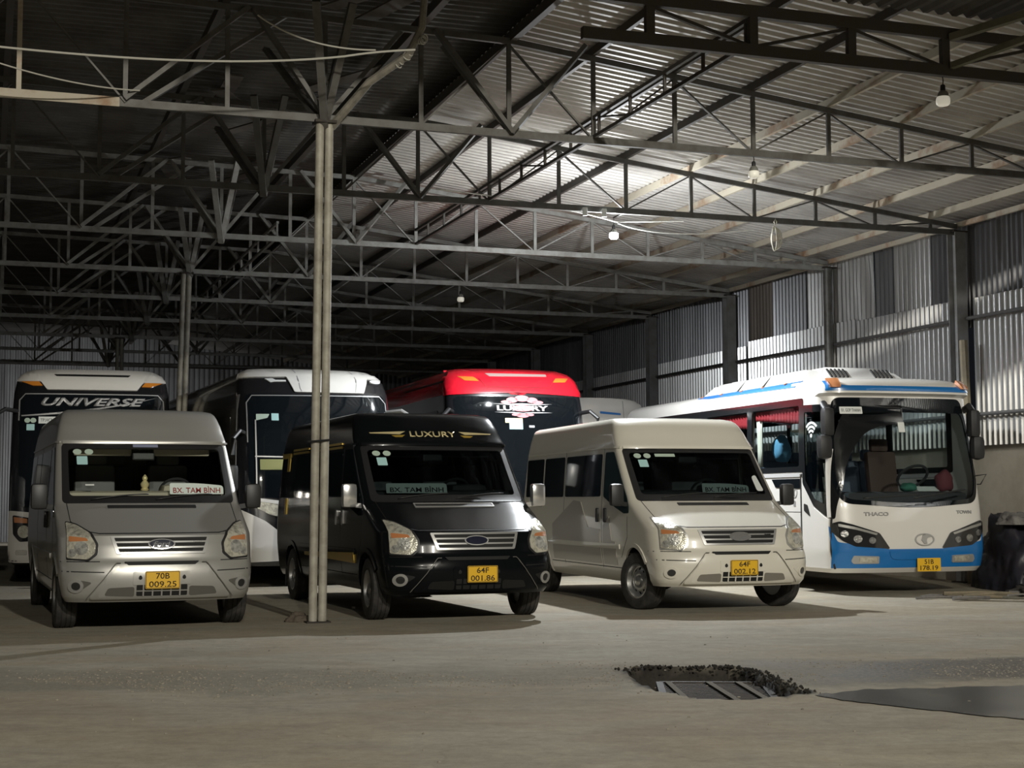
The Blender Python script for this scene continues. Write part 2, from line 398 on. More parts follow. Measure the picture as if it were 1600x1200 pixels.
def van(name, label, pos, yaw, paint, side_paint=None, chrome=M_CHROMED, mirror_m=M_BLACKPL, steer=0.0, winm=M_TINT, wsg=M_GLASS, interior=M_INT, style='silver', plate=('70B', '009.25')):
    t = empty(name, pos, yaw); tag(t, label, 'van', 'parked passenger vans')
    S = Shell(VT, 5.72, 2.6, rear=((0, 0), (1.0, 0), (2.3, .18), (2.4, .25)), dr=.14, wheels=((.93, .34), (4.68, .34)), R=.405)
    ws_hole = rpoly([(-.845, 1.325), (.845, 1.325), (.835, 1.905), (-.835, 1.905)], .06)
    ws_in = rpoly([(-.825, 1.362), (.825, 1.362), (.815, 1.885), (-.815, 1.885)], .05)
    ws_out = rpoly([(-.90, 1.285), (.90, 1.285), (.875, 1.938), (-.875, 1.938)], .05)
    S.build('body', paint, t, dz=.035, dy=.06, holes=(('front', ws_hole),))
    S.drape('windshield', ws_out, wsg, t, off=.001, thick=.004, grid=.08)
    S.drape('windshield_surround', [ws_out, ws_in], M_BLACKPL, t, off=.006, thick=.02, grid=.05)
    # interior
    bm = bmesh.new(); add_box(bm, (0, 1.62, 1.20), (1.72, .76, .44), bev=.09); add_box(bm, (.42, 1.66, 1.42), (.44, .36, .14), bev=.06); bm_obj('dashboard', bm, interior, t, True, 40)
    lathe('steering_wheel', [(.17, -.012), (.19, -.012), (.19, .012), (.17, .012)], M_INTDK, t, 24, 'Z', closed=True).matrix_local = Matrix.Translation((.42, 2.05, 1.42)) @ Matrix.Rotation(-.9, 4, 'X')
    for sx in (-.42, .42): seat(t, sx, 2.40, .62, M_SEATG)
    for sy in (3.35, 4.2):
        for sx in (-.6, -.1, .55): seat(t, sx, sy, .62, M_SEATG)
    S2 = box('floor_pan', (0, 2.95, .40), (1.40, 5.1, .16), M_DARK, t)
    box('headliner', (0, 3.55, 2.24), (1.3, 3.3, .02), interior, t)
    for sx in (-.43, .43):
        box('sun_visor', (sx, 1.70, 1.86), (.62, .04, .10), interior, t, .02)
    box('rear_view_mirror', (0, 1.60, 1.80), (.24, .03, .08), M_BLACKPL, t, .015)
    # seams
    sm = M_DARK
    for sg in (-1, 1):
        S.drape('hood_seam', stroke([(sg*.86, 1.285), (sg*.85, 1.10), (sg*.72, 1.005), (sg*.60, .982)], .008), sm, t, off=.0015, thick=.003)
    S.drape('hood_front_seam', stroke([(-.60, .982), (.60, .982)], .008), sm, t, off=.002, thick=.003)
    S.drape('hood_vent', rpoly([(-.46, 1.232), (.46, 1.232), (.46, 1.262), (-.46, 1.262)], .008), M_BLACKPL if style != 'black' else M_BLACKPL, t, off=.006)
    if style == 'black': S.drape('hood_vent_rim', [rpoly([(-.47, 1.226), (.47, 1.226), (.47, 1.268), (-.47, 1.268)], .008), rpoly([(-.455, 1.234), (.455, 1.234), (.455, 1.260), (-.455, 1.260)], .008)], M_CHROMED, t, off=.010)
    # grille
    gr = [(-.50, .955), (.50, .955), (.44, .775), (-.44, .775)]
    g = S.drape('grille', rpoly(gr, .015), chrome if style != 'white' else M_CHROMED, t, off=.012)
    for i in range(3):
        z1 = .935-i*.052; z0 = z1-.034; k = .46-i*.018
        S.drape('grille_slot', rpoly([(-k, z1), (k, z1), (k-.012, z0), (-k+.012, z0)], .006), M_DARK, g, off=.016, thick=.006)
    em = S.drape('emblem', ell(0, .868, .135, .050), M_CHROME if style != 'black' else M_CHROMED, g, off=.028, thick=.02)
    if style != 'white':
        S.drape('emblem_face', ell(0, .868, .122, .040), mat('emblem_dark', (.01, .012, .03), .25), em, off=.031, thick=.006)
        if style == 'silver': S.text('emblem_script', 'Ford', M_CHROME, em, (0, .866), .045, .17, off=.034, shear=.35)
    if style != 'black': S.text('grille_badge', 'TRANSIT', M_DARK if style == 'white' else M_CHROME, g, (.36, .888), .012, .09, off=.020)
    # bumper
    bp = S.drape('bumper_centre', rpoly([(-.44, .675), (.44, .675), (.70, .345), (-.70, .345)], .04), paint, t, off=.022, thick=.03)
    S.drape('bumper_seam', stroke([(-.72, .35), (-.70, .37), (-.455, .672), (-.44, .685), (-.40, .685)], .007), M_SEAM, t, off=.024, thick=.006); S.drape('bumper_seam', stroke([(.72, .35), (.70, .37), (.455, .672), (.44, .685), (.40, .685)], .007), M_SEAM, t, off=.024, thick=.006)
    S.drape('upper_air_slot', rpoly([(-.37, .695), (.37, .695), (.33, .660), (-.33, .660)], .01), M_DARK, bp, off=.027, thick=.012)
    S.drape('lower_air_slot', rpoly([(-.25, .475), (.25, .475), (.25, .368), (-.25, .368)], .015), M_DARK, bp, off=.026, thick=.012)
    for i in range(5): S.drape('air_slot_rib', rect(-.19+i*.09, .366, -.176+i*.09, .478, 0), paint, bp, off=.032, thick=.012)
    S.drape('air_slot_bar', rect(-.25, .415, .25, .425, 0), paint, bp, off=.032, thick=.012)
    for sg in (-1, 1):
        S.drape('bumper_recess', rpoly([(sg*.27, .46), (sg*.52, .45), (sg*.555, .375), (sg*.27, .362)], .025), mat('recess_shade_'+style, tuple(c_*.35 for c_ in {'silver': (.30, .29, .26), 'white': (.60, .56, .48), 'black': (.01, .01, .01)}[style]), .5), bp, off=.025, thick=.01)  # paint colour darkened to stand for shade in the recess
        S.drape('bumper_seam', stroke([(sg*.60, .705), (sg*.98, .705)], .008), sm, t, off=.0015, thick=.003)
        S.drape('bumper_crease', stroke([(sg*.56, .60), (sg*.95, .61)], .010), sm, t, off=.0015, thick=.003)
        # fog lamp
        fx = sg*.80
        fl = S.drape('fog_lamp', rpoly([(fx-sg*.03, .52), (fx+sg*.06, .52), (fx+sg*.085, .46), (fx+sg*.05, .41), (fx-sg*.02, .42), (fx-sg*.13, .50)], .03), mat('recess_shade_'+style, (.1, .1, .09), .5) if style == 'silver' else (M_DARK if style == 'black' else paint), t, off=.004)
        S.drape('fog_bezel', [ell(fx+sg*.02, .465, .070, .066, 20), ell(fx+sg*.02, .465, .042, .040, 20)], paint if style == 'white' else M_CHROMED, fl, off=.014)
        S.drape('fog_lens', ell(fx+sg*.02, .465, .040, .038, 16), M_LENSDK, fl, off=.008)
        # headlight
        hl = [(sg*.90, 1.10), (sg*.80, 1.075), (sg*.67, .985), (sg*.612, .88), (sg*.62, .775), (sg*.70, .708), (sg*.905, .722)]
        h = S.drape('headlight', rpoly(hl, .02), M_BLACKPL if style != 'white' else M_CHROMED, t, off=.010)
        hi = [(sg*.895, 1.085), (sg*.80, 1.055), (sg*.69, .975), (sg*.635, .875), (sg*.642, .785), (sg*.71, .725), (sg*.895, .738)]
        S.drape('headlight_lens', rpoly(hi, .02), M_LENS, h, off=.018)
        S.drape('turn_signal', rpoly([(sg*.875, .955), (sg*.72, .935), (sg*.70, .905), (sg*.875, .90)], .012), M_ORANGE, h, off=.021, thick=.006)
        S.drape('lamp_reflector', ell(sg*.765, .835, .062, .065, 18), M_REFL, h, off=.022, thick=.008)
        S.drape('lamp_reflector', ell(sg*.845, .79, .035, .04, 14), M_REFL, h, off=.022, thick=.008)
    # plate
    pb = S.drape('plate_mount', rect(-.285, .475, .285, .60, .012), paint if style != 'silver' else P_BUSW if False else paint, bp, off=.030, thick=.03)
    for sg in (-1, 1): S.drape('mount_bolt', ell(sg*.215, .545, .018, .018, 12), M_DARK, pb, off=.034, thick=.006)
    px = 0.03 if style == 'black' else 0.0
    pl = flat('licence_plate', rect(-.17, -.0875, .17, .0875, .012), M_PLATE, t, (px, -.045, .52), .006)
    flat('plate_number', None, M_PLTXT, pl, (px, -.052, .56), .002, bm=text_bm(plate[0], .058, .135, bold=.008))
    flat('plate_number', None, M_PLTXT, pl, (px, -.052, .478), .002, bm=text_bm(plate[1], .058, .27, bold=.008))
    flat('plate_border', [rect(-.166, -.0835, .166, .0835, .01), rect(-.161, -.0785, .161, .0785, .01)], M_PLTXT, pl, (px, -.0515, .52), .0012)
    # wipers
    for (x0, x1) in ((-.62, -.02), (.05, .66)):
        bm = bmesh.new()
        add_tube(bm, [S.front(x0+(x1-x0)*i/8, 1.315+.055*math.sin(i/8*1.6))+Vector((0, -.03, .012)) for i in range(9)], .008, 6)
        bm_obj('wiper', bm, M_BLACKPL, t, True)
    # sides
    for face, sg in (('left', -1), ('right', 1)):
        fr = rpoly([(2.02, 1.90), (1.72, 1.90), (1.42, 1.58), (1.18, 1.33), (1.10, 1.22), (1.10, 1.14), (1.26, 1.135), (1.62, 1.22), (2.02, 1.345)], .03)
        S.drape('door_window', fr, M_TINT if style != 'white' else mat('greenish_side_glass', (.02, .035, .035), .06), t, face, off=.007, grid=.04)
        for y0, y1 in ((2.14, 3.58), (3.66, 4.55), (4.62, 5.42)):
            S.drape('side_window', rect(y0, 1.345, y1, 1.885, .04), winm, t, face, off=.005, grid=.12)
        for pts in ([(2.08, .45), (2.08, 1.95)], [(3.62, .45), (3.62, 1.95)], [(1.38, .6), (1.15, .85), (1.15, 1.1)]):
            S.drape('door_seam', stroke(pts, .008), sm, t, face, off=.0015, thick=.003)
        S.drape('side_moulding', rect(1.42, .70, 4.22, .76, .01), side_paint or paint, t, face, off=.012)
        S.drape('sill_seam', stroke([(1.4, .47), (4.2, .47)], .01), sm, t, face, off=.0015, thick=.003)
        for hy in (1.93, 2.22):
            S.drape('door_handle', rect(hy-.035, 1.02, hy+.035, 1.20, .025), M_BLACKPL if style != 'black' else M_CHROME, t, face, off=.022)
        # wheel arch lip
        for wy in (.93, 4.68):
            a0, a1 = -.05, math.pi+.05
            if wy < 2: a1 = math.pi-.55
            o_ = [(wy+.445*math.cos(a0+(a1-a0)*i/16), .34+.445*math.sin(a0+(a1-a0)*i/16)) for i in range(17)]
            i_ = [(wy+.395*math.cos(a0+(a1-a0)*i/16), .34+.395*math.sin(a0+(a1-a0)*i/16)) for i in range(17)]
            S.drape('wheel_arch_lip', o_+i_[::-1], paint, t, face, off=.012, thick=.03, grid=.12)
        # mirror
        mz, my = 1.36, 1.12
        mr = box('side_mirror', (sg*1.13, my, mz), (.17, .12, .27), mirror_m, t, .045, smooth=True)
        bar('mirror_arm', (sg*.95, my+.05, mz-.12), (sg*1.09, my+.02, mz-.10), .05, mirror_m if style == 'black' else M_BLACKPL, mr)
        for wy in (.93, 4.68):
            w_ = wheel(t, sg*.87, wy, .34, .215, sg, steer if wy < 2 else 0, None)
        box('mud_flap', (sg*.86, 4.68+.46, .28), (.2, .012, .24), M_BLACKPL, t)
        bar('axle', (sg*.2, .93, .34), (sg*.80, .93, .34), .09, M_DARK, t)
        bar('axle', (sg*.2, 4.68, .34), (sg*.80, 4.68, .34), .09, M_DARK, t)
    # rain gutter and roof cap edge
    for face in ('left', 'right'):
        S.drape('roof_seam', stroke([(1.62, 1.955), (5.4, 1.955)], .014), paint, t, face, off=.014)
    S.drape('brow_edge', rect(-.86, 1.945, .86, 1.965, .005), paint, t, off=.018)
    # stickers
    for i in range(2): S.drape('inspection_sticker', ell(-.72+i*.12, 1.84, .045, .03, 16), M_GREENSTK, t, off=.009, thick=.004)
    S.drape('toll_sticker', rect(-.73, 1.70, -.62, 1.79, .008), M_BLUESTK, t, off=.009, thick=.004)
    if style == 'silver': S.drape('thin_white_strip', rect(-.66, 1.47, -.57, 1.485, .002), M_WHITEPNL, t, off=.009, thick=.004); S.drape('top_sticker', rect(-.13, 1.895, .14, 1.925, .004), mat('grey_blue_sticker', (.25, .28, .4), .5), t, off=.010, thick=.004)  # thin white strip on the glass, then the top sticker
    if style == 'white':
        S.drape('banner_sticker', rect(-.50, 1.83, -.24, 1.865, .004), M_GREENSTK, t, off=.009, thick=.004)
        S.drape('dash_card', rpoly([(.70, 1.40), (.80, 1.40), (.77, 1.60), (.70, 1.58)], .03), M_WHITEPNL, t, off=.009, thick=.004)
    return t, S

def dest_sign(name, label, t, pos, w, h, txt, tm, tilt=.25, kind='round', extra=None, txtw=None):
    """destination card lying inside the windscreen"""
    R = Matrix.Rotation(t.rotation_euler.z, 3, 'Z')
    e = empty(name, Vector(t.location)+R @ Vector(pos), t.rotation_euler.z); tag(e, label, 'sign')
    rot = Matrix.Rotation(-tilt, 3, 'X')
    pl = rpoly([(-w/2, -h/2, .01), (w/2, -h/2, .01), (w/2, h/2*.55 if kind == 'round' else h/2, .04), (0, h/2*1.0, .3) if kind == 'round' else (0, h/2, .0), (-w/2, h/2, .02)], .02)
    flat('board', pl, M_WHITEPNL, e, (0, 0, 0), .008, rot)
    flat('lettering', None, tm, e, rot @ Vector((0, -.010, -.012)), .003, rot, bm=text_bm(txt, h*.60, txtw or w*.88, bold=.008))
    return e

C_ = lambda a: (math.cos(a), math.sin(a))
def org(flx, fly, a):
    c_, s_ = math.cos(a), math.sin(a)
    return (flx+.87*c_+.93*s_, fly+.87*s_-.93*c_, 0)
v1, S1 = van('passenger_van', 'silver passenger van with yellow plate 70B 009.25, high roof, beige dashboard', org(-4.669, 15.846, .365), .365, P_SILVER, style='silver', interior=M_INT, plate=('70B', '009.25'))
v2, S2_ = van('passenger_van', 'glossy black passenger van with gold LUXURY lettering above its windshield', org(-1.508, 16.774, .364), .364, P_BLACK, chrome=M_CHROMED, mirror_m=M_CHROME, steer=-.06, wsg=M_GLASSD, interior=M_INTDK, style='black', plate=('64F', '001.86'))
v3, S3 = van('passenger_van', 'cream white passenger van with yellow plate 64F 002.12, wheels turned', org(1.557, 18.164, .283), .283, P_WHITE, steer=.27, wsg=M_GLASSD, interior=M_INTDK, style='white', plate=('64F', '002.12'))
# black van: gold writing and stripes
S2_.text('roof_lettering', 'LUXURY', M_GOLDW, v2, (.0, 2.075), .065, .56, off=.008, bold=.006)
for sg in (-1, 1):
    S2_.drape('gold_wing', [(sg*.33, 2.105), (sg*.75, 2.088), (sg*.74, 2.078), (sg*.40, 2.07)], M_GOLDW, v2, off=.007, thick=.004)
    S2_.drape('gold_wing', [(sg*.34, 2.062), (sg*.50, 2.055), (sg*.46, 2.035), (sg*.38, 2.035)], M_GOLD, v2, off=.007, thick=.004)
S2_.drape('gold_stripe', [(1.45, .72), (1.45, .60), (3.9, .62), (3.9, .66)], M_GOLD, v2, 'left', off=.014)
S2_.drape('gold_stripe', rect(4.95, 1.88, 5.45, 1.96, .01), M_GOLD, v2, 'left', off=.010)
S2_.drape('gold_stripe', rect(2.2, 1.92, 3.3, 1.99, .01), M_GOLD, v2, 'left', off=.010)
S2_.drape('gold_stripe', rect(3.9, 1.92, 4.8, 1.99, .01), M_GOLD, v2, 'left', off=.010)
S2_.drape('gold_stripe', rect(4.95, 1.70, 5.10, 1.88, .01), M_GOLD, v2, 'left', off=.010)
S2_.drape('gold_stripe', rect(4.98, 1.12, 5.10, 1.34, .01), M_GOLD, v2, 'left', off=.010)
for x in (-.66, -.46, -.10): S2_ and None
# white van: grey panels paint the reflections on the flank
S3.drape('flank_reflection', [(1.55, .50), (2.02, .50), (2.02, .98), (1.80, 1.10), (1.70, .80), (1.56, .78)], mat('reflection_grey', (.42, .39, .34), .35, coat=.4), v3, 'left', off=.006)
S3.drape('flank_reflection', [(2.14, .50), (4.1, .50), (4.1, .98), (3.2, 1.30), (2.9, 1.28), (2.6, .95), (2.14, .93)], mat('reflection_grey', (.30, .28, .25), .35), v3, 'left', off=.006)

dest_sign('destination_sign', 'white route card with red lettering on the silver van dashboard', v1, (.52, 1.17, 1.44), .58, .125, 'BX. TAM BÌNH', M_REDTXT)
dest_sign('destination_sign', 'white route card with black lettering in the black van windshield', v2, (-.33, 1.17, 1.44), .72, .115, 'BX. TAM BÌNH', M_BLKTXT, kind='flat')
dest_sign('destination_sign', 'dim white route card on the dashboard of the cream van', v3, (.32, 1.17, 1.44), .62, .12, 'BX. TAM BÌNH', M_BLKTXT)
# gold figure on the silver van's dash
R_ = Matrix.Rotation(v1.rotation_euler.z, 3, 'Z')
lathe('dashboard_figurine', [(.035, 0), (.045, .015), (.03, .03), (.042, .05), (.048, .075), (.03, .10), (.02, .11), (.028, .125), (.03, .14), (.02, .158), (.006, .175), (.0, .18)], M_GOLDW, None, 20).location = Vector(v1.location)+R_ @ Vector((.0, 1.45, 1.422))
tag(bpy.data.objects['dashboard_figurine'], 'small gold ornament standing on the beige dashboard of the silver van', 'figurine')
#BUSES_BEGIN
# ------------------------------------------------------------------ buses
def bus_tab(H, W2, lean=.5, z0=.32, d=.32, top=.28):
    """near-vertical front, leaning back towards the roof"""
    h = H
    return [(z0, .10, W2-.07, d), (z0+.06, .04, W2-.03, d), (.60, .0, W2, d), (.95, .01, W2, d), (1.25, .04, W2, d), (1.7, .09*lean*2, W2, d), (2.2, .17*lean*2, W2-.01, d), (h-.75, .26*lean*2, W2-.02, d), (h-.45, .34*lean*2, W2-.035, d+.02), (h-.25, .42*lean*2+.02, W2-.07, d+.05), (h-.13, .52*lean*2+.06, W2-.14, d+.10), (h-.05, .66*lean*2+.15, W2-.26, d+.15), (h-.015, .85*lean*2+.3, W2-.42, d+.2), (h, 1.15*lean*2+.5, W2-.7, d+.2)]
def mirror_arm(S, t, sg, z, ytop, drop, reach, m=M_BLACKPL, w=.2, h=.42):
    p0 = S.front(sg*(S.P(z)[1]*.93), z); p1 = p0+Vector((sg*reach*.5, -.22, .02)); p2 = p0+Vector((sg*reach, -.30, -.10)); p3 = p0+Vector((sg*reach, -.30, -drop*.5))
    a = tube('mirror_arm', [p0, p1, p2, p3], .035, m, t, 8)
    c_ = p0+Vector((sg*reach, -.28, -drop)); b = box('mirror_head', c_, (w, .13, h), m, a, .055, smooth=True); return a
def plate_on(t, c_, top, bot, w=.34, h=.175):
    pl = flat('licence_plate', rect(-w/2, -h/2, w/2, h/2, .012), M_PLATE, t, c_, .006)
    flat('plate_number', None, M_PLTXT, pl, Vector(c_)+Vector((0, -.0065, .04)), .002, bm=text_bm(top, .062, .14, bold=.012))
    flat('plate_number', None, M_PLTXT, pl, Vector(c_)+Vector((0, -.0065, -.042)), .002, bm=text_bm(bot, .062, .275, bold=.012))
def coach(name, label, pos, yaw, H, L, paint, brow_m, brow, W2=1.25, lean=.5, wsz=(1.22, 3.02), lower=None, roofm=None):
    t = empty(name, (*pos, 0), yaw); tag(t, label, 'bus', 'parked buses')
    S = Shell(bus_tab(H, W2, lean), L, 3.0, dr=.2, wheels=((2.7, .5), (L-3.2, .5)), R=.58)
    S.build('body', paint, t, dz=.06, dy=.1)
    z0, z1 = wsz
    S.drape('windshield', rpoly([(-1.10, z0), (1.10, z0), (1.12, z1-.05, .2), (1.06, z1, .1), (-1.06, z1, .1), (-1.12, z1-.05, .2)], .12), M_TINT, t, off=.006, grid=.1)
    S.drape('brow', brow, brow_m, t, off=.02, grid=.07)
    for face in ('left', 'right'):
        S.drape('side_glass', rect(1.0, 1.45, L-.5, H-.75, .06), M_TINTDUST, t, face, off=.006, grid=.25)
    for sg in (-1, 1):
        for wy in (2.7, L-3.2): wheel(t, sg*(W2-.17), wy, .5, .28, sg)
    box('underframe', (0, L/2, .55), (1.7, L-1.2, .4), M_DARK, t)
    return t, S
R_ORI = {}
# --- bus with the UNIVERSE lettering
t, S = coach('coach_bus', 'black bus with white brow and UNIVERSE lettering, behind the silver van', (-6.68, 24.0), .28, 3.50, 11.5, P_BUSBLK, P_BUSW,
             rpoly([(-1.16, 3.24), (-1.13, 3.36, .08), (-.98, 3.45, .1), (.98, 3.45, .1), (1.13, 3.36, .08), (1.16, 3.24), (.80, 3.235), (.70, 3.10), (-.70, 3.10), (-.80, 3.235)], .02))
b_uni = t
S.drape('brow_slot', rpoly([(-.60, 3.350), (.60, 3.350), (.56, 3.318), (-.56, 3.318)], .01), M_DARK, t, off=.026, thick=.012)
for sg in (-1, 1):
    S.drape('marker_lamp', rpoly([(sg*1.10, 3.235), (sg*.83, 3.235), (sg*.77, 3.165), (sg*.92, 3.165)], .01), M_AMBER, t, off=.016)
S.drape('windshield_trim', arc([(-1.12, 2.70), (-1.10, 3.04), (-.86, 3.035)], 8)[0:0]+stroke([(-1.12, 2.6), (-1.115, 2.93), (-1.03, 3.03), (1.03, 3.03), (1.115, 2.93), (1.13, 2.6)], .016), M_GREYTXT, t, off=.012, thick=.01)
S.text('bus_lettering', 'UNIVERSE', M_GREYTXT, t, (.02, 2.905), .135, 1.62, off=.012, shear=.35, bold=.035)
S.drape('swoosh', arc([(-1.08, 2.665), (.1, 2.72), (1.02, 2.99)])+arc([(1.02, 2.99), (.15, 2.77), (-1.08, 2.685)]), M_GREYTXT, t, off=.0135, thick=.006)
S.drape('swoosh', arc([(-.55, 2.71), (.05, 2.77), (.60, 2.88)])+arc([(.60, 2.88), (.10, 2.80), (-.55, 2.73)]), M_GREYTXT, t, off=.0135, thick=.006)
for x in (-.99, -.90): S.drape('inspection_sticker', ell(x, 2.60, .045, .04, 14), M_GREENSTK, t, off=.012, thick=.008)
st = S.drape('route_sticker', rect(-.82, 2.55, -.56, 2.66, .005), M_WHITEPNL, t, off=.012, thick=.008)
S.text('sticker_lettering', 'TP.HCM', M_BLKTXT, st, (-.69, 2.605), .05, .2, off=.014)
S.drape('toll_sticker', rect(-1.0, 2.44, -.88, 2.54, .005), M_BLUESTK, t, off=.012, thick=.008)
S.drape('lower_panel', rpoly([(-1.235, .36), (1.235, .36), (1.235, 1.17), (.9, 1.14), (-.9, 1.14), (-1.235, 1.17)], .03), P_BUSW, t, off=.012)
for sg in (-1, 1):
    h = S.drape('headlight', rpoly([(sg*1.17, 1.10), (sg*.85, 1.04), (sg*.80, .70), (sg*1.06, .68), (sg*1.16, .80)], .03), M_LENSDK, t, off=.02)
    S.drape('lamp_reflector', ell(sg*1.0, .84, .09, .10, 16), M_LENS, h, off=.026)
    S.drape('turn_signal', rpoly([(sg*1.15, 1.07), (sg*.95, 1.04), (sg*.95, .97), (sg*1.14, .98)], .01), M_ORANGE, h, off=.026)
    S.drape('fog_lamp', rect(sg*1.03-.09, .48, sg*1.03+.09, .56, .03), M_CHROME, t, off=.02)
mirror_arm(S, t, -1, 2.75, 0, 1.05, .36, h=.5, w=.24); mirror_arm(S, t, 1, 2.75, 0, 1.05, .30, h=.5, w=.24)
# --- black bus with the white brow in the middle
t, S = coach('coach_bus', 'black bus with dropped white brow and bright lamps, behind the nearest post', (-2.92, 23.25), .375, 3.42, 9.4, P_BUSBLK, P_BUSW,
             rpoly([(-1.17, 3.22, .02), (-1.12, 3.30, .05), (-.92, 3.385, .08), (.95, 3.385, .08), (1.14, 3.30, .05), (1.19, 3.22, .02), (.86, 3.235), (.76, 2.99), (-.36, 2.99), (-.46, 3.235)], .02), wsz=(1.35, 2.96))
b_two = t
S.drape('brow_crease', stroke([(-.30, 3.37), (-.27, 3.05), (-.25, 3.0)], .012), M_GREYTXT, t, off=.022, thick=.004)
S.drape('brow_crease', stroke([(.62, 3.37), (.66, 3.2), (.62, 3.0)], .012), M_GREYTXT, t, off=.022, thick=.004)
M_LAMPW = mat('clear_lamp', (.85, .87, .85), .15, .2, coat=.6)
S.drape('marker_lamp', [(-.80, 3.195), (-.68, 3.20), (-.64, 3.175), (-.48, 3.175), (-.48, 3.155), (-.66, 3.15), (-.72, 3.14)], M_LAMPW, t, off=.018)
S.drape('marker_lamp', ell(.99, 3.185, .10, .028, 16), M_LAMPW, t, off=.02)
S.drape('windshield_trim', stroke([(-1.10, 2.2), (-1.10, 2.82), (-1.02, 2.93), (1.02, 2.95), (1.12, 2.84), (1.14, 2.2)], .014), M_GREYTXT, t, off=.012, thick=.01)
S.drape('route_sticker', rpoly([(-.97, 2.64), (-.77, 2.64), (-.80, 2.58), (-.97, 2.54)], .01), M_GREENSTK, t, off=.012, thick=.008)
S.drape('toll_sticker', rect(-.74, 2.54, -.63, 2.65, .005), M_BLUESTK, t, off=.012, thick=.008)
S.drape('dash_panel', rect(-.93, 1.78, -.50, 1.94, .01), mat('olive_panel', (.22, .23, .08), .6), t, off=.012, thick=.008)
S.drape('glass_trim', stroke([(-.98, 2.55), (-.985, 1.45)], .02), M_GREYTXT, t, off=.013, thick=.008)
S.drape('glass_trim', stroke([(-1.0, 1.985), (-.2, 1.97)], .02), M_GREYTXT, t, off=.013, thick=.008)
h = S.drape('headlight', rpoly([(-1.10, 1.33), (-.60, 1.27), (-.58, 1.05), (-.80, 1.10), (-1.10, 1.26)], .02), M_LENS, t, off=.015)
S.drape('chrome_strip', rpoly([(-1.10, 1.36), (-.56, 1.30), (-.56, 1.24), (-1.10, 1.32)], .01), P_BUSW, t, off=.02)
S.drape('lower_panel', rpoly([(-1.22, 1.18), (-.86, 1.0), (-.68, .86), (-.60, .40), (-1.20, .38)], .03), P_BUSW, t, off=.014)
S.drape('lower_panel', rpoly([(1.22, 1.18), (.86, 1.0), (.68, .86), (.60, .40), (1.20, .38)], .03), P_BUSW, t, off=.014)
S.drape('pillar_trim', stroke([(.55, 2.95), (.42, 1.5)], .05), mat('grey_pillar_trim', (.12, .12, .12), .4), t, 'left', off=.010)
mirror_arm(S, t, -1, 2.35, 0, .7, .22, h=.4, w=.16); mirror_arm(S, t, 1, 2.70, 0, .8, .36, M_CHROMED, h=.4, w=.18)
# --- red bus
t, S = coach('coach_bus', 'red topped black bus with pink and white LUXURY emblem on its windshield', (.20, 25.4), .31, 3.60, 11.5, P_BUSBLK, P_RED,
             rpoly([(-1.235, 3.08), (-1.22, 3.30, .1), (-1.0, 3.575, .12), (1.0, 3.575, .12), (1.22, 3.30, .1), (1.235, 3.08), (0, 3.13)], .01), wsz=(1.2, 3.06))
b_red = t
S.drape('roof_panel', [(-.98, 3.575), (.98, 3.575), (.75, 3.594), (-.75, 3.594)], P_RED, t, off=.02)
for face in ('left', 'right'): S.drape('red_side_panel', rpoly([(.30, 3.10), (11.2, 3.08), (11.2, 3.52), (.62, 3.52)], .02), P_RED, t, face, off=.012, grid=.2)
S.drape('brow_slot', rpoly([(-.52, 3.455), (.58, 3.455), (.58, 3.415), (-.46, 3.40)], .01), mat('pale_slot', (.62, .45, .42), .25, .3), t, off=.026)
S.drape('brow_crease', stroke([(-.66, 3.36), (-.55, 3.22), (.58, 3.22), (.70, 3.36)], .010), mat('dark_red', (.25, .01, .015), .4), t, off=.024, thick=.006)
for sg in (-1, 1): S.drape('marker_lamp', rpoly([(sg*1.0, 3.395), (sg*.74, 3.385), (sg*.66, 3.315), (sg*.90, 3.325)], .01), M_AMBER, t, off=.026)
lg = S.drape('emblem', ell(.06, 2.86, .20, .055, 20), M_PINK, t, off=.009, thick=.004)
for cx, cz, rx, rz in ((-.12, 3.0, .10, .05), (.06, 3.03, .13, .055), (.24, 3.0, .10, .05), (-.22, 2.965, .10, .03), (.34, 2.965, .10, .03), (.06, 2.735, .11, .035), (-.06, 2.75, .08, .022), (.18, 2.75, .08, .022)): S.drape('petal', ell(cx, cz, rx, rz, 18), M_PINK, lg, off=.012, thick=.004)
S.text('emblem_lettering', 'LUXURY', M_WHTTXT, lg, (.06, 2.86), .09, .92, off=.016, bold=.04)
S.drape('emblem_line', rpoly([(-.47, 2.935), (-.2, 2.93), (.06, 2.945), (.32, 2.93), (.60, 2.935), (.32, 2.915), (-.2, 2.915)], .0), M_WHTTXT, lg, off=.016, thick=.004)
S.drape('emblem_line', rpoly([(-.44, 2.79), (-.1, 2.795), (.06, 2.78), (.22, 2.795), (.60, 2.79), (.22, 2.775), (-.1, 2.775)], .0), M_WHTTXT, lg, off=.016, thick=.004)
S.drape('inspection_sticker', rect(-.26, 2.61, .05, 2.69, .01), M_GOLDW, t, off=.012, thick=.006)
S.drape('toll_sticker', rect(-.19, 2.50, .05, 2.61, .005), M_BLUESTK, t, off=.012, thick=.006)
S.drape('wiper_mark', rect(.16, 2.53, .26, 2.57, .01), M_GREYTXT, t, off=.012, thick=.006)
mirror_arm(S, t, 1, 2.80, 0, .55, .22, h=.4, w=.16); mirror_arm(S, t, -1, 2.80, 0, .6, .25, h=.4, w=.16)
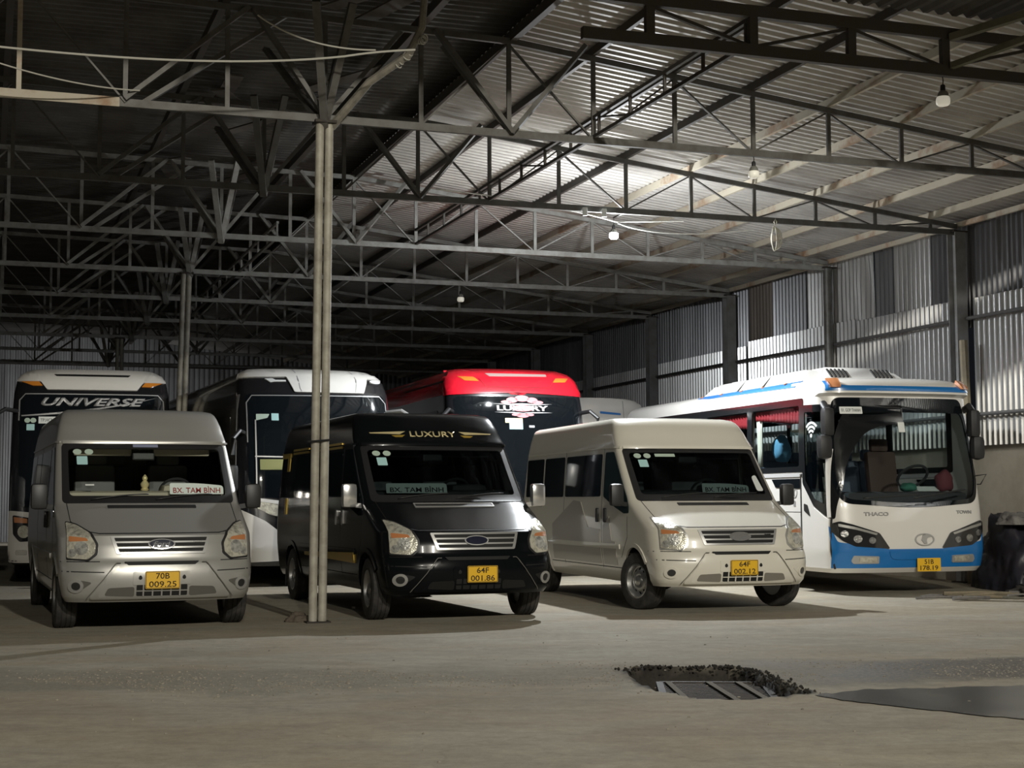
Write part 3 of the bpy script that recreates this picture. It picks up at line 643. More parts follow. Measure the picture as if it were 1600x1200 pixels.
# --- plain white bus seen from behind, beyond
t = empty('coach_bus', (2.0+1.35*0, 43.2, 0), math.pi+.28); tag(t, 'plain white bus standing with its back showing between the red bus and the blue-trimmed bus', 'bus', 'parked buses')
t.location = (1.75+3.0*0, 31.3, 0); L_ = 8.0
t.location = Vector((1.75, 31.2, 0))+Matrix.Rotation(.28, 3, 'Z') @ Vector((0, L_, 0)); b_back = t
S = Shell(bus_tab(3.42, 1.2, .5), L_, 3.4, rear=((0, 0), (1.0, 0), (3.0, .05), (3.42, .14)), dr=.16, wheels=((1.8, .45), (L_-2, .45)), R=.52)
S.build('body', P_BUSW, t, dz=.08, dy=.12)
S.drape('rear_window', rect(-.85, 1.85, .85, 2.6, .1), M_TINT, t, 'back', off=.006)
S.drape('blue_stripe', rpoly([(-.1, 3.14), (-.55, 3.10), (-.55, 3.06), (-.1, 3.09)], .01), P_SKYBLUE, t, 'back', off=.006)
for sg in (-1, 1):
    S.drape('panel_seam', stroke([(sg*.62, 2.7), (sg*.62, 3.36)], .012), M_GREYTXT, t, 'back', off=.003, thick=.005)
    for wy in (1.8, L_-2): wheel(t, sg*1.02, wy, .45, .26, sg)
    S.drape('tail_lamp', rect(sg*1.0-.07, .9, sg*1.0+.07, 1.4, .03), M_AMBER, t, 'back', off=.01)

# --- white and blue bus at the right
BT = [(.30, .10, 1.14, .30), (.36, .04, 1.17, .32), (.60, .0, 1.20, .34), (.95, .01, 1.20, .34), (1.2, .04, 1.20, .34), (1.7, .13, 1.20, .34), (2.2, .24, 1.195, .34), (2.55, .32, 1.185, .34), (2.72, .34, 1.18, .34), (2.76, .22, 1.175, .34), (2.84, .22, 1.16, .36), (2.92, .30, 1.12, .40), (2.97, .42, 1.05, .42), (3.0, .62, .95, .45), (3.02, 1.0, .75, .45), (3.03, 1.5, .45, .4)]
BL = 8.2
t = empty('coach_bus', (5.50, 20.7, 0), .29); tag(t, 'white bus with blue bumper and roof trim, rightmost vehicle, interior showing', 'bus', 'parked buses'); b_blue = t
S = Shell(BT, BL, 3.0, rear=((0, 0), (1, 0), (2.8, .08), (3.0, .2)), dr=.2, wheels=((2.0, .44), (BL-2.2, .44)), R=.52)
ws = rpoly([(-1.04, 1.24, .22), (0, 1.17, .4), (1.04, 1.24, .22), (1.13, 1.55, .1), (1.06, 2.45, .1), (1.0, 2.70, .1), (-1.0, 2.70, .1), (-1.06, 2.45, .1), (-1.13, 1.55, .1)], .1)
ws_c = rpoly([(-1.0, 1.30, .22), (0, 1.23, .4), (1.0, 1.30, .22), (1.08, 1.58, .1), (1.02, 2.38, .1), (.98, 2.50, .1), (-.98, 2.50, .1), (-1.02, 2.38, .1), (-1.08, 1.58, .1)], .1)
ws_h = [(x*1.035, 1.9+(z-1.9)*1.055) for x, z in ws_c]
wins = [(1.02, 2.58), (2.70, 4.26), (4.38, 5.94), (6.06, 7.62)]
holes = [('front', ws_h)]
for y0, y1 in wins:
    for f_ in ('left', 'right'): holes.append((f_, rect(y0-.01, 1.74, y1+.01, 2.64, .04)))
holes.append(('left', rect(.36, 1.40, .90, 2.54, .05)))
S.build('body', P_BUSW, t, dz=.05, dy=.06, holes=holes)
S.drape('windshield', ws, M_GLASSB, t, off=.002, thick=.004, grid=.1)
S.drape('windshield_surround', [ws, ws_c], M_TINT, t, off=.010, thick=.02, grid=.05)
for f_ in ('left', 'right'):
    band = rpoly([(.92, 1.68), (7.8, 1.68), (7.8, 2.74), (.92, 2.72), ], .05)
    inner = [rect(y0+.02, 1.76, y1-.02, 2.62, .05) for y0, y1 in wins]
    S.drape('window_band', [band]+inner, M_TINTDUST, t, f_, off=.008, thick=.02, grid=.08)
    for y0, y1 in wins: S.drape('side_window', rect(y0+.01, 1.75, y1-.01, 2.63, .05), M_GLASSB, t, f_, off=.001, thick=.004, grid=.15)
    S.drape('side_trim', rect(1.02, 1.615, 7.6, 1.665, .01), mat('pale_trim', (.7, .7, .7), .3, .3), t, f_, off=.012)
    S.drape('side_dark_band', rpoly([(1.02, 1.59), (1.9, 1.59), (1.78, 1.47), (1.02, 1.45)], .01), M_TINT, t, f_, off=.010)
    S.drape('roof_stripe', rpoly([(1.25, 2.985), (4.7, 2.98), (4.85, 2.955), (4.3, 2.925), (1.25, 2.895)], .01), P_SKYBLUE, t, f_, off=.012, grid=.1)
    for i in range(5): S.drape('side_marker', ell(1.7+i*.75, 2.965, .03, .012, 10), M_ORANGE, t, f_, off=.022, thick=.01)
    S.drape('seam', stroke([(1.02, .40), (1.02, 1.6)], .012), M_DARK, t, f_, off=.002, thick=.004)
    for y in (2.9, 4.3): S.drape('seam', stroke([(y, .40), (y, 1.6)], .010), M_DARK, t, f_, off=.002, thick=.004)
    S.drape('seam', stroke([(1.02, 1.12), (7.9, 1.12)], .008), M_DARK, t, f_, off=.002, thick=.004)
# door
dg = rpoly([(.94, 2.62), (.30, 2.60), (.17, 1.45), (.17, 1.02), (.62, 1.20), (.94, 1.52)], .04)
dn = S.drape('door', [(.24, .36), (.98, .36), (.98, 1.62), (.62, 1.18), (.24, 1.02)], P_BUSW, t, 'left', off=.008, grid=.05)
S.drape('door_glass', [dg, rpoly([(.88, 2.52), (.36, 2.50), (.27, 1.5), (.27, 1.22), (.60, 1.30), (.86, 1.56)], .04)], M_TINTDUST, dn, 'left', off=.010, grid=.05)
S.drape('door_pane', dg, M_GLASSD, dn, 'left', off=.004, thick=.004, grid=.05)
S.drape('door_handle', rpoly([(.80, 1.22), (.90, 1.24), (.90, 1.14), (.72, 1.06)], .02), M_BLACKPL, dn, 'left', off=.016)
S.drape('door_edge', stroke([(.98, .36), (.98, 1.66)], .02), M_BLACKPL, dn, 'left', off=.011)
S.drape('door_edge', stroke([(.205, .36), (.205, 1.05)], .02), M_BLACKPL, dn, 'left', off=.011, grid=.03)
S.drape('pillar_strip', stroke([(.33, 1.98), (.235, 1.05)], .05), P_BUSW, t, 'left', off=.014, grid=.03)
S.drape('round_decal', [ell(1.20, 1.40, .085, .085), ell(1.20, 1.40, .072, .072)], M_GREYTXT, t, 'left', off=.006)
S.drape('decal_mark', stroke([(1.20, 1.34), (1.20, 1.42), (1.16, 1.46)], .015), M_GREYTXT, t, 'left', off=.006)
S.drape('decal_mark', rect(1.17, 1.20, 1.23, 1.28, .01), M_GREYTXT, t, 'left', off=.006)
for i, r_ in enumerate((.035, .09, .145, .20)):
    a0, a1 = math.radians(45), math.radians(135)
    if i == 0: pg = ell(.66, 2.18, .028, .028, 12)
    else: pg = [(.66+(r_+.016)*math.cos(a0+(a1-a0)*q/10), 2.16+(r_+.016)*math.sin(a0+(a1-a0)*q/10)) for q in range(11)]+[(.66+(r_-.016)*math.cos(a1-(a1-a0)*q/10), 2.16+(r_-.016)*math.sin(a1-(a1-a0)*q/10)) for q in range(11)]
    S.drape('wireless_decal', pg, M_WHITEPNL, t, 'left', off=.014, thick=.006)
# front
S.drape('roof_brow_trim', rpoly([(-1.08, 2.93, .0), (-1.03, 2.93), (-.94, 2.875, .06), (-.84, 2.855), (.84, 2.855), (.94, 2.875, .06), (1.03, 2.93), (1.08, 2.93, .0), (1.12, 2.79), (-1.12, 2.79)], .01), P_BLUE, t, off=.010)
for sg in (-1, 1):
    S.drape('marker_lamp', rpoly([(sg*.92, 2.925), (sg*1.06, 2.925), (sg*1.06, 2.83), (sg*.94, 2.83)], .01), M_ORANGE, t, off=.05, thick=.05)
S.drape('bumper', rpoly([(-1.185, .93, 0), (-1.11, .72), (-.42, .62), (.42, .62), (1.11, .72), (1.185, .93, 0), (1.155, .37, 0), (-1.155, .37, 0)], .03), P_BLUE, t, off=.012, grid=.05)
S.drape('bumper_crease', rpoly([(-.42, .60), (.42, .60), (.38, .50), (.30, .48), (-.30, .48), (-.38, .50)], .03), P_BLUE, t, off=.026)
for sg in (-1, 1):
    hl = rpoly([(sg*1.17, .97), (sg*1.08, 1.0), (sg*.90, .95), (sg*.55, .84), (sg*.40, .625), (sg*.62, .64), (sg*.90, .66), (sg*1.06, .74), (sg*1.17, .86)], .03)
    h = S.drape('headlight', hl, M_LENSDK, t, off=.016)
    for x, z, r_ in ((1.03, .83, .055), (.86, .76, .065), (.66, .74, .055)): S.drape('lamp_reflector', ell(sg*x, z, r_*.9, r_*.8, 18), mat('lamp_silver2', (.16, .16, .16), .15, .6, vcol=(.5,.5,.48), vscale=25, coat=.8, bump=.4) if 1 else mat('lamp_silver', (.5, .5, .48), .25, .6), h, off=.022)
    S.drape('lamp_strip', rpoly([(sg*1.10, .965), (sg*.90, .925), (sg*.58, .835), (sg*.60, .81), (sg*.88, .885), (sg*1.10, .93)], .01), mat('lamp_silver', (.5, .5, .48), .25, .6), h, off=.022)
    S.drape('fog_lamp', rpoly([(sg*.56, .53), (sg*.92, .54), (sg*.95, .47), (sg*.92, .43), (sg*.56, .43)], .02), M_CHROMED, t, off=.024)
    S.drape('fog_lens', rpoly([(sg*.60, .515), (sg*.84, .52), (sg*.84, .45), (sg*.60, .45)], .01), M_LENS, t, off=.030)
S.drape('emblem', [ell(.13, .745, .15, .085, 30), ell(.13, .745, .132, .070, 30)], M_CHROMED, t, off=.022)
S.drape('emblem_wing', arc([(0.10, .80), (.16, .83), (.24, .79)], 8)+arc([(.18, .77), (.14, .74), (.17, .69)], 8)+[(.12, .69), (.08, .74)], M_CHROMED, t, off=.022)
S.text('maker_lettering', 'THACO', M_GREYTXT, t, (-.58, 1.095), .05, .36, off=.012, bold=.02)
S.text('model_lettering', 'TOWN', M_GREYTXT, t, (.80, 1.115), .045, .26, off=.012, bold=.02)
plate_on(t, (.17, -.035, .405), '51B', '178.19', .36, .18)
st = S.drape('route_sticker', rect(-.92, 2.47, -.60, 2.57, .01), M_WHITEPNL, t, off=.014, thick=.006)
S.text('sticker_lettering', '01. GOP THANH', M_BLKTXT, st, (-.76, 2.52), .045, .27, off=.017)
S.drape('paper_sticker', rect(-.08, 2.22, .02, 2.36, .005), M_WHITEPNL, t, off=.006, thick=.004)
for x0, x1, zc in ((-.75, .1, .05), (.0, .85, .12)):
    bm = bmesh.new(); add_tube(bm, [S.front(x0+(x1-x0)*i/10, 1.26+zc*i/10+.05)+Vector((0, -.03, 0)) for i in range(11)], .012, 6); bm_obj('wiper', bm, M_BLACKPL, t, True)
# mirrors: tall drop mirrors on curved arms
for sg in (-1, 1):
    p0 = S.front(sg*1.10, 2.55)
    q_ = .10 if sg < 0 else -.02
    a = tube('mirror_arm', [p0, p0+Vector((sg*q_, -.16, .05)), p0+Vector((sg*q_, -.26, -.05)), p0+Vector((sg*q_, -.26, -.3))], .05, M_BLACKPL, t, 10)
    box('mirror_head', p0+Vector((sg*q_, -.26, -.20)), (.17, .16, .40), M_BLACKPL, a, .07, smooth=True)
    box('mirror_head', p0+Vector((sg*(q_+.05), -.26, -.54)), (.20, .16, .34), M_BLACKPL, a, .08, smooth=True)
tube('side_bracket', [S.front(1.16, 1.62), S.front(1.16, 1.62)+Vector((.14, -.05, .02)), S.front(1.16, 1.62)+Vector((.05, -.04, -.12)), S.front(1.17, 1.5)], .01, M_BLACKPL, t, 6)
# roof cooling unit
ac = bmesh.new()
def slab(bm, y0, y1, x0, x1, z0, z1, ins=.25):
    b_ = [(x0, y0, z0), (x1, y0, z0), (x1, y1, z0), (x0, y1, z0)]; p_ = [(x0+ins*.6, y0+ins, z1), (x1-ins*.6, y0+ins, z1), (x1-ins*.6, y1-ins, z1), (x0+ins*.6, y1-ins, z1)]
    A = [bm.verts.new(q) for q in b_]; B = [bm.verts.new(q) for q in p_]
    bm.faces.new(A[::-1]); bm.faces.new(B)
    for i in range(4): bm.faces.new((A[i], A[(i+1) % 4], B[(i+1) % 4], B[i]))
slab(ac, 1.35, 5.2, -.95, .95, 2.93, 3.20, .35); bmesh.ops.bevel(ac, geom=ac.edges[:], offset=.05, segments=3, affect='EDGES')
acu = bm_obj('roof_cooling_unit', ac, P_BUSW, t, True, 40)
ac2 = bmesh.new(); slab(ac2, 1.2, 2.6, -.72, .72, 3.0, 3.24, .45); bmesh.ops.bevel(ac2, geom=ac2.edges[:], offset=.04, segments=3, affect='EDGES'); bm_obj('cooling_fan_cowl', ac2, P_BUSW, acu, True, 40)
sl = (3.27-3.0)/.40
for sx in (-.36, .36):
    for i in range(5):
        x = sx+(-.13+i*.065); bm = bmesh.new(); add_bar(bm, (x-.02, 1.31, 3.068), (x+.03, 1.56, 3.20), .026, .02, up=Vector((0, -1, .6))); bm_obj('vent_slot', bm, M_DARK, acu)
    for i in range(2):
        bm = bmesh.new(); add_bar(bm, (-.94 if sx < 0 else .94, 3.0+i*.9, 3.0), (-.76 if sx < 0 else .76, 3.0+i*.9, 3.19), .5, .01, up=Vector((-1, 0, .8))); bm_obj('side_grille', bm, mat('grey_grille', (.35, .35, .34), .6), acu)
# interior
box('floor_pan', (0, BL/2, .78), (2.1, BL-.8, .12), M_INTDK, t)
box('underframe', (0, BL/2, .52), (1.5, BL-1.0, .36), M_DARK, t)
box('dashboard', (.15, .62, 1.22), (1.9, .45, .36), M_INTDK, t, .08, smooth=True)
box('rear_bulkhead', (0, BL-.25, 1.9), (2.2, .04, 2.0), M_INTDK, t)
box('ceiling_lining', (0, BL/2, 2.70), (2.15, BL-1.2, .03), M_INTDK, t)
M_BRSEAT = mat('brown_driver_seat', (.07, .04, .03), .7); M_BLSEAT = mat('blue_grey_seat', (.13, .15, .20), .8); M_BLU = mat('blue_cloth', (.10, .28, .45), .8)
seat(t, .55, 1.55, .84, M_BRSEAT, 1.05)
lathe('steering_wheel', [(.21, -.014), (.24, -.014), (.24, .014), (.21, .014)], M_INTDK, t, 28, 'Z', closed=True).matrix_local = Matrix.Translation((.58, 1.0, 1.62)) @ Matrix.Rotation(-.75, 4, 'X')
seat0 = None
for r_ in range(7):
    for sx in (-.85, -.42, .42, .85):
        if r_ == 0 and sx < 0: continue
        y = 2.4+r_*.76
        if seat0 is None: seat0 = seat(t, sx, y, .84, M_BLSEAT, .95)
        else:
            q = seat0.copy(); COL.objects.link(q); q.parent = t; q.location = (sx, y, .84)
M_CURT = mat('pale_curtain', (.75, .70, .60), .9); M_CURTR = mat('red_curtain', (.38, .02, .03), .85)
def drapery(name, m, pts_top, pts_bot, x, n=14, amp=.018):
    bm = bmesh.new(); prev = None
    for i in range(n*4+1):
        s_ = i/(n*4); yt = pts_top[0][0]+(pts_top[1][0]-pts_top[0][0])*s_; zt = pts_top[0][1]+(pts_top[1][1]-pts_top[0][1])*s_
        yb = pts_bot[0][0]+(pts_bot[1][0]-pts_bot[0][0])*s_; zb = pts_bot[0][1]+(pts_bot[1][1]-pts_bot[0][1])*s_
        w_ = amp*math.sin(s_*n*2*math.pi); cur = [bm.verts.new((x+w_, yt+(yb-yt)*k_, zt+(zb-zt)*k_)) for k_ in (0, .35, .7, 1)]
        if prev:
            for a, b, c_, d_ in zip(prev, prev[1:], cur[1:], cur): bm.faces.new((a, b, c_, d_))
        prev = cur
    o = bm_obj(name, bm, m, t, True); md = o.modifiers.new('thickness', 'SOLIDIFY'); md.thickness = .003; return o
for y0, y1 in wins[:3]:
    drapery('red_valance', M_CURTR, ((y0+.02, 2.61), (y1-.02, 2.61)), ((y0+.02, 2.36), (y1-.02, 2.48)), -1.12, 16)
    for yc in (y0+.06, y1-.10): drapery('curtain', M_CURT, ((yc-.07, 2.60), (yc+.09, 2.60)), ((yc-.05, 1.78), (yc+.05, 1.78)), -1.10, 4)
# things lying behind the windshield
def bus_pt(x, y, z): return Vector(t.location)+Matrix.Rotation(.29, 3, 'Z') @ Vector((x, y, z))
def blob(name, label, cat, c_, s_, m, seed=1):
    bm = bmesh.new(); bmesh.ops.create_icosphere(bm, subdivisions=3, radius=1)
    for v in bm.verts:
        k_ = 1+.22*mn2.noise(v.co*1.6+Vector((seed, 0, 0))); v.co = Vector((v.co.x*s_[0], v.co.y*s_[1], max(-.75, v.co.z)*s_[2]))*k_
    zz = min(v.co.z for v in bm.verts)
    for v in bm.verts: v.co.z -= zz
    o = bm_obj(name, bm, m, None, True); o.location = c_; o.rotation_euler = (0, 0, .29); return tag(o, label, cat)
from mathutils import noise as mn2
blob('cushion', 'dark red cushion behind the right end of the blue-trimmed bus windshield', 'cushion', bus_pt(.88, .66, 1.40), (.14, .10, .17), mat('wine_cloth', (.14, .03, .04), .8), 3)
blob('cap', 'small green cap on the dashboard of the blue-trimmed bus', 'cap', bus_pt(.30, .66, 1.40), (.12, .12, .07), mat('green_cloth', (.03, .14, .10), .8), 5)
blob('cloth_bundle', 'light blue bundle on a seat behind the blue-trimmed bus side window', 'bundle', bus_pt(-.78, 2.42, 1.86), (.13, .16, .22), M_BLU, 7)
e = flat('paper_sheet', rect(-.17, -.07, .17, .07, .01), M_WHITEPNL, None, (0, 0, 0), .004, Matrix.Rotation(-1.1, 3, 'X')); e.location = bus_pt(.62, .70, 1.44); e.rotation_euler = (0, 0, .29); tag(e, 'white paper lying on the dashboard of the blue-trimmed bus', 'paper')
for ob_, top_, bot_ in ():
    pass
#BUSES_END
# ------------------------------------------------------------------ ground
def floor_mat():
    m = bpy.data.materials.new('concrete_ground'); m.use_nodes = True; nt = m.node_tree; b = nt.nodes['Principled BSDF']
    N = nt.nodes.new; L = nt.links.new
    tc = N('ShaderNodeTexCoord')
    def noise(s, d=8, r=.6, vec=None, dist=0):
        n = N('ShaderNodeTexNoise'); n.inputs['Scale'].default_value = s; n.inputs['Detail'].default_value = d; n.inputs['Roughness'].default_value = r; n.inputs['Distortion'].default_value = dist
        L(vec or tc.outputs['Object'], n.inputs['Vector']); return n.outputs['Fac']
    def ramp(f, a, b_, c0, c1):
        r = N('ShaderNodeValToRGB'); r.color_ramp.elements[0].position = a; r.color_ramp.elements[1].position = b_
        r.color_ramp.elements[0].color = (*c0, 1); r.color_ramp.elements[1].color = (*c1, 1); L(f, r.inputs['Fac']); return r.outputs['Color']
    def mix(f, c0, c1, mode='MIX'):
        x = N('ShaderNodeMix'); x.data_type = 'RGBA'; x.blend_type = mode
        if hasattr(f, 'is_linked'): L(f, x.inputs[0])
        else: x.inputs[0].default_value = f
        L(c0, x.inputs[6]); L(c1, x.inputs[7]); return x.outputs[2]
    def mth(op, a, b_=None, c=None):
        x = N('ShaderNodeMath'); x.operation = op; x.use_clamp = op in ('MULTIPLY', 'SUBTRACT') and False
        for i, q in enumerate((a, b_, c)):
            if q is None: continue
            if hasattr(q, 'is_linked'): L(q, x.inputs[i])
            else: x.inputs[i].default_value = q
        return x.outputs[0]
    base = ramp(noise(.55, 8, .7), .3, .72, (.345, .315, .25), (.45, .415, .335))
    base = mix(.55, base, ramp(noise(9, 12, .85), .32, .66, (.42, .42, .42), (1.1, 1.1, 1.1)), 'MULTIPLY')
    sp = ramp(noise(60, 4, .7), .25, .42, (.35, .34, .3), (1, 1, 1)); base = mix(.5, base, sp, 'MULTIPLY')
    mp = N('ShaderNodeMapping'); mp.inputs['Scale'].default_value = (.55, 1.7, 1); mp.inputs['Rotation'].default_value = (0, 0, .1); L(tc.outputs['Object'], mp.inputs['Vector'])
    base = mix(.42, base, ramp(noise(1.6, 10, .75, mp.outputs[0], 1.2), .36, .62, (.58, .56, .52), (1.12, 1.10, 1.06)), 'MULTIPLY')
    base = mix(.5, base, ramp(noise(.7, 6, .6, None, .8), .42, .62, (1, 1, 1), (.92, .80, .68)), 'MULTIPLY')
    pink = ramp(noise(.9, 6, .6), .52, .68, (0, 0, 0), (1, 1, 1))
    # expansion cracks
    v = N('ShaderNodeTexVoronoi'); v.feature = 'DISTANCE_TO_EDGE'; v.inputs['Scale'].default_value = .35
    dv = N('ShaderNodeVectorMath'); dv.operation = 'ADD'; nz = N('ShaderNodeTexNoise'); nz.inputs['Scale'].default_value = 2; L(tc.outputs['Object'], nz.inputs['Vector'])
    L(tc.outputs['Object'], dv.inputs[0]); L(nz.outputs['Color'], dv.inputs[1]); L(dv.outputs[0], v.inputs['Vector'])
    ck = ramp(v.outputs['Distance'], .0, .012, (.55, .55, .55), (1, 1, 1)); base = mix(.22, base, ck, 'MULTIPLY')
    # gravelly dirt band running across the yard
    sep = N('ShaderNodeSeparateXYZ'); L(tc.outputs['Object'], sep.inputs[0])
    yy = mth('ADD', sep.outputs['Y'], mth('MULTIPLY', mth('SUBTRACT', noise(.8, 6, .6), .5), 2.2))
    yy = mth('SUBTRACT', yy, mth('MULTIPLY', sep.outputs['X'], .08))
    band = mth('SUBTRACT', 1.0, mth('MULTIPLY', mth('ABSOLUTE', mth('SUBTRACT', yy, 11.35)), 1.15))
    band = mth('MINIMUM', mth('MAXIMUM', mth('MULTIPLY', band, 2.2), 0), 1)
    dirt = ramp(noise(24, 12, .9), .36, .60, (.055, .050, .038), (.34, .31, .25))
    # damp soil to the right of the drain
    xr = mth('ADD', sep.outputs['X'], mth('MULTIPLY', mth('SUBTRACT', noise(1.1, 6, .6), .5), 2.0))
    wet = mth('MULTIPLY', mth('MINIMUM', mth('MAXIMUM', mth('MULTIPLY', mth('SUBTRACT', xr, 1.6), .7), 0), 1), band)
    f = mth('MULTIPLY', band, mth('MINIMUM', mth('MAXIMUM', mth('MULTIPLY', mth('SUBTRACT', noise(2.2, 8, .7), .36), 6), 0), .62))
    base = mix(f, base, dirt)
    soil = N('ShaderNodeRGB'); soil.outputs[0].default_value = (.055, .045, .035, 1)
    base = mix(mth('MULTIPLY', wet, mth('MINIMUM', mth('MAXIMUM', mth('MULTIPLY', mth('SUBTRACT', noise(26, 10, .85), .36), 5), .15), .9)), base, soil.outputs[0])
    at = N('ShaderNodeAttribute'); at.attribute_name = 'soil'
    base = mix(at.outputs['Fac'], base, ramp(noise(18, 8, .8), .3, .7, (.010, .009, .007), (.035, .028, .022)))
    L(base, b.inputs['Base Color'])
    rr = mth('SUBTRACT', .88, mth('MULTIPLY', wet, .3)); L(rr, b.inputs['Roughness'])
    bp = N('ShaderNodeBump'); bp.inputs['Strength'].default_value = .35; bp.inputs['Distance'].default_value = .03
    h = mth('ADD', mth('ADD', mth('MULTIPLY', noise(3, 10, .7), .6), mth('MULTIPLY', noise(35, 6, .7), .18)), mth('MULTIPLY', mth('MULTIPLY', noise(22, 8, .8), band), .9))
    L(h, bp.inputs['Height']); L(bp.outputs['Normal'], b.inputs['Normal']); return m
PIT = [(.86, 11.57), (1.03, 11.83), (1.37, 11.75), (1.67, 11.80), (1.83, 11.54), (1.88, 11.12), (1.89, 10.67), (1.97, 10.18), (1.58, 9.99), (1.25, 10.0), (1.03, 10.34), (.91, 10.92)]
def sdist(p, poly):
    d = 1e9; n = len(poly)
    for i in range(n):
        a = Vector(poly[i]); b = Vector(poly[i-1]); ab = b-a; t = max(0, min(1, (Vector(p)-a).dot(ab)/ab.length_squared)); d = min(d, (Vector(p)-a-ab*t).length)
    return d if inside(p, poly) else -d
bm = bmesh.new(); SOIL = bm.verts.layers.float.new('soil')
xs = [-26, -20, -15, -12, -9, -7, -5, -3.5, -2.2, -1.2, -.5, 0, .35]+[.5+.05*i for i in range(45)]+[2.9, 3.4, 4, 5, 6, 7, 8, 9, 11, 13, 16, 20]
ys = [-14, -8, -3, 1, 3, 5, 6.5, 8, 8.8, 9.3]+[9.6+.05*i for i in range(50)]+[12.3, 12.8, 13.5, 14.5, 16, 18, 20, 23, 26, 30, 35, 40, 46, 52, 60, 66]
from mathutils import noise as mn
G = []
for y in ys:
    row = []
    for x in xs:
        z = 0; so = 0.0
        if .4 < x < 2.8 and 9.5 < y < 12.1:
            jit = .07*mn.noise(Vector((x*5, y*5, 1)))
            d = sdist((x, y), PIT)+jit
            so = max(0, min(1, (d+.06+.05*mn.noise(Vector((x*7, y*7, 4))))/.05)) if (y > 10.5 or x > 1.75) else (1.0 if d > .03 else 0.0)
            if d > 0: z = -min(.16, d*1.6)-.01*abs(mn.noise(Vector((x*9, y*9, 3))))
            elif (y > 11.2 or x > 1.8) and d > -.10: z = .022*(1+d/.10)*(1+mn.noise(Vector((x*8, y*8, 0))))
        nv = bm.verts.new((x, y, z)); nv[SOIL] = so; row.append(nv)
    G.append(row)
for a, b in zip(G, G[1:]):
    for i in range(len(a)-1): bm.faces.new((a[i], a[i+1], b[i+1], b[i]))
FM = floor_mat()
tag(bm_obj('floor', bm, FM, None, True, 30), kind='structure')
# drain grate sunk in the broken hole
gt = empty('drain_grate', (1.44, 10.85, -.085), -.06); tag(gt, 'dark iron drain grate sunk in the broken hole of the concrete yard', 'grate')
M_IRON = mat('rusty_iron', (.022, .018, .015), .7, .2, vcol=(.05, .038, .028), vscale=12)
M_DIRTY = mat('pale_timber', (.16, .15, .12), .9)
fr = bmesh.new()
for a, b in (((-.38, -.6, 0), (.38, -.6, 0)), ((-.38, .6, 0), (.38, .6, 0)), ((-.38, -.6, 0), (-.38, .6, 0)), ((.38, -.6, 0), (.38, .6, 0))): add_bar(fr, a, b, .05, .05)
bm_obj('frame', fr, M_IRON, gt)
for i in range(15): bar('bar', (-.37, -.53+i*.076, 0), (.37, -.53+i*.076, 0), .022, M_IRON, gt, .03)
for i, (x0, x1) in enumerate(((-.32, -.22), (-.02, .12), (.2, .33))): bar('cross_strip', (x0, .55, .025), (x1, -.58, .025), .045, M_DIRTY, gt, .015)
# soil clumps along the lip
bm = bmesh.new()
for i in range(260):
    t = random.random(); k = random.randrange(0, 7); a = Vector(PIT[k]); b = Vector(PIT[k+1]); p = a+(b-a)*t+Vector((random.gauss(.0, .035), random.gauss(-.01, .05)))
    r_ = random.choice((.005, .007, .009, .012, .015)); ret = bmesh.ops.create_icosphere(bm, subdivisions=1, radius=r_)
    for v in ret['verts']: v.co = v.co*random.uniform(.7, 1.2)+Vector((p.x, p.y, .015))
M_SOIL = mat('dark_soil', (.020, .017, .013), .95, vary=.5, vscale=20)
tag(bm_obj('soil_clumps', bm, M_SOIL), 'dark crumbly soil heaped around the lip of the drain hole', 'soil', kind='stuff')
# gravel in the dirt band
bm = bmesh.new()
def stone(p, r_):
    ret = bmesh.ops.create_icosphere(bm, subdivisions=1, radius=r_); s_ = Vector((random.uniform(.7, 1.3), random.uniform(.7, 1.3), random.uniform(.4, .8)))
    for v in ret['verts']: v.co = Vector((v.co.x*s_.x, v.co.y*s_.y, v.co.z*s_.z))*random.uniform(.85, 1.15)+Vector(p)
for i in range(5200):
    x = random.uniform(-5.5, 5); y = 11.25+.08*x+random.gauss(0, .42)+.35*mn.noise(Vector((x*.8, 0, 5)))
    if sdist((x, y), PIT) > -.1: continue
    if mn.noise(Vector((x*.9, y*.9, 2))) < -.12: continue
    stone((x, y, .001), random.choice((.003, .004, .005, .006, .007, .008, .011)))
for i in range(160): stone((random.uniform(-6, 6), random.uniform(6.5, 15), .002), random.uniform(.005, .013))
M_GRAV = mat('gravel_stone', (.34, .31, .25), .9, vcol=(.12, .105, .085), vscale=30)
tag(bm_obj('gravel', bm, M_GRAV), 'loose gravel and crumbs scattered in the dirt band across the yard', 'gravel', kind='stuff')
# puddle
pud = arc([(1.98, 10.16), (2.3, 10.42), (2.86, 10.50)], 24)+arc([(2.86, 10.50), (3.4, 10.62), (5.0, 10.55)], 30)+arc([(5.0, 10.5), (6.3, 9.6), (4.8, 8.95)], 20)+arc([(4.75, 8.93), (3.6, 8.80), (3.0, 9.0)], 30)+arc([(3.0, 9.0), (2.3, 9.55), (1.98, 10.16)], 30)
pud = [(p[0], p[1]+(.09*mn.noise(Vector((p[0]*4, p[1]*4, 9)))+.05*mn.noise(Vector((p[0]*11, p[1]*11, 2)))) if p[0] > 2.1 else p[1]) for p in pud]
pud = [p for i, p in enumerate(pud) if (Vector(p)-Vector(pud[i-1])).length > 1e-4]
bm = poly_bm([pud]); dice(bm, .15)
for v in bm.verts: v.co.z = .006
M_WATER = mat('muddy_water', (.060, .056, .050), .25, ior=1.25, vcol=(.13, .12, .10), vscale=1.6, thr=(.5, .7), bump=.05, bscale=6)
tag(bm_obj('puddle', bm, M_WATER), 'shallow muddy puddle running off to the right of the drain hole', 'puddle')

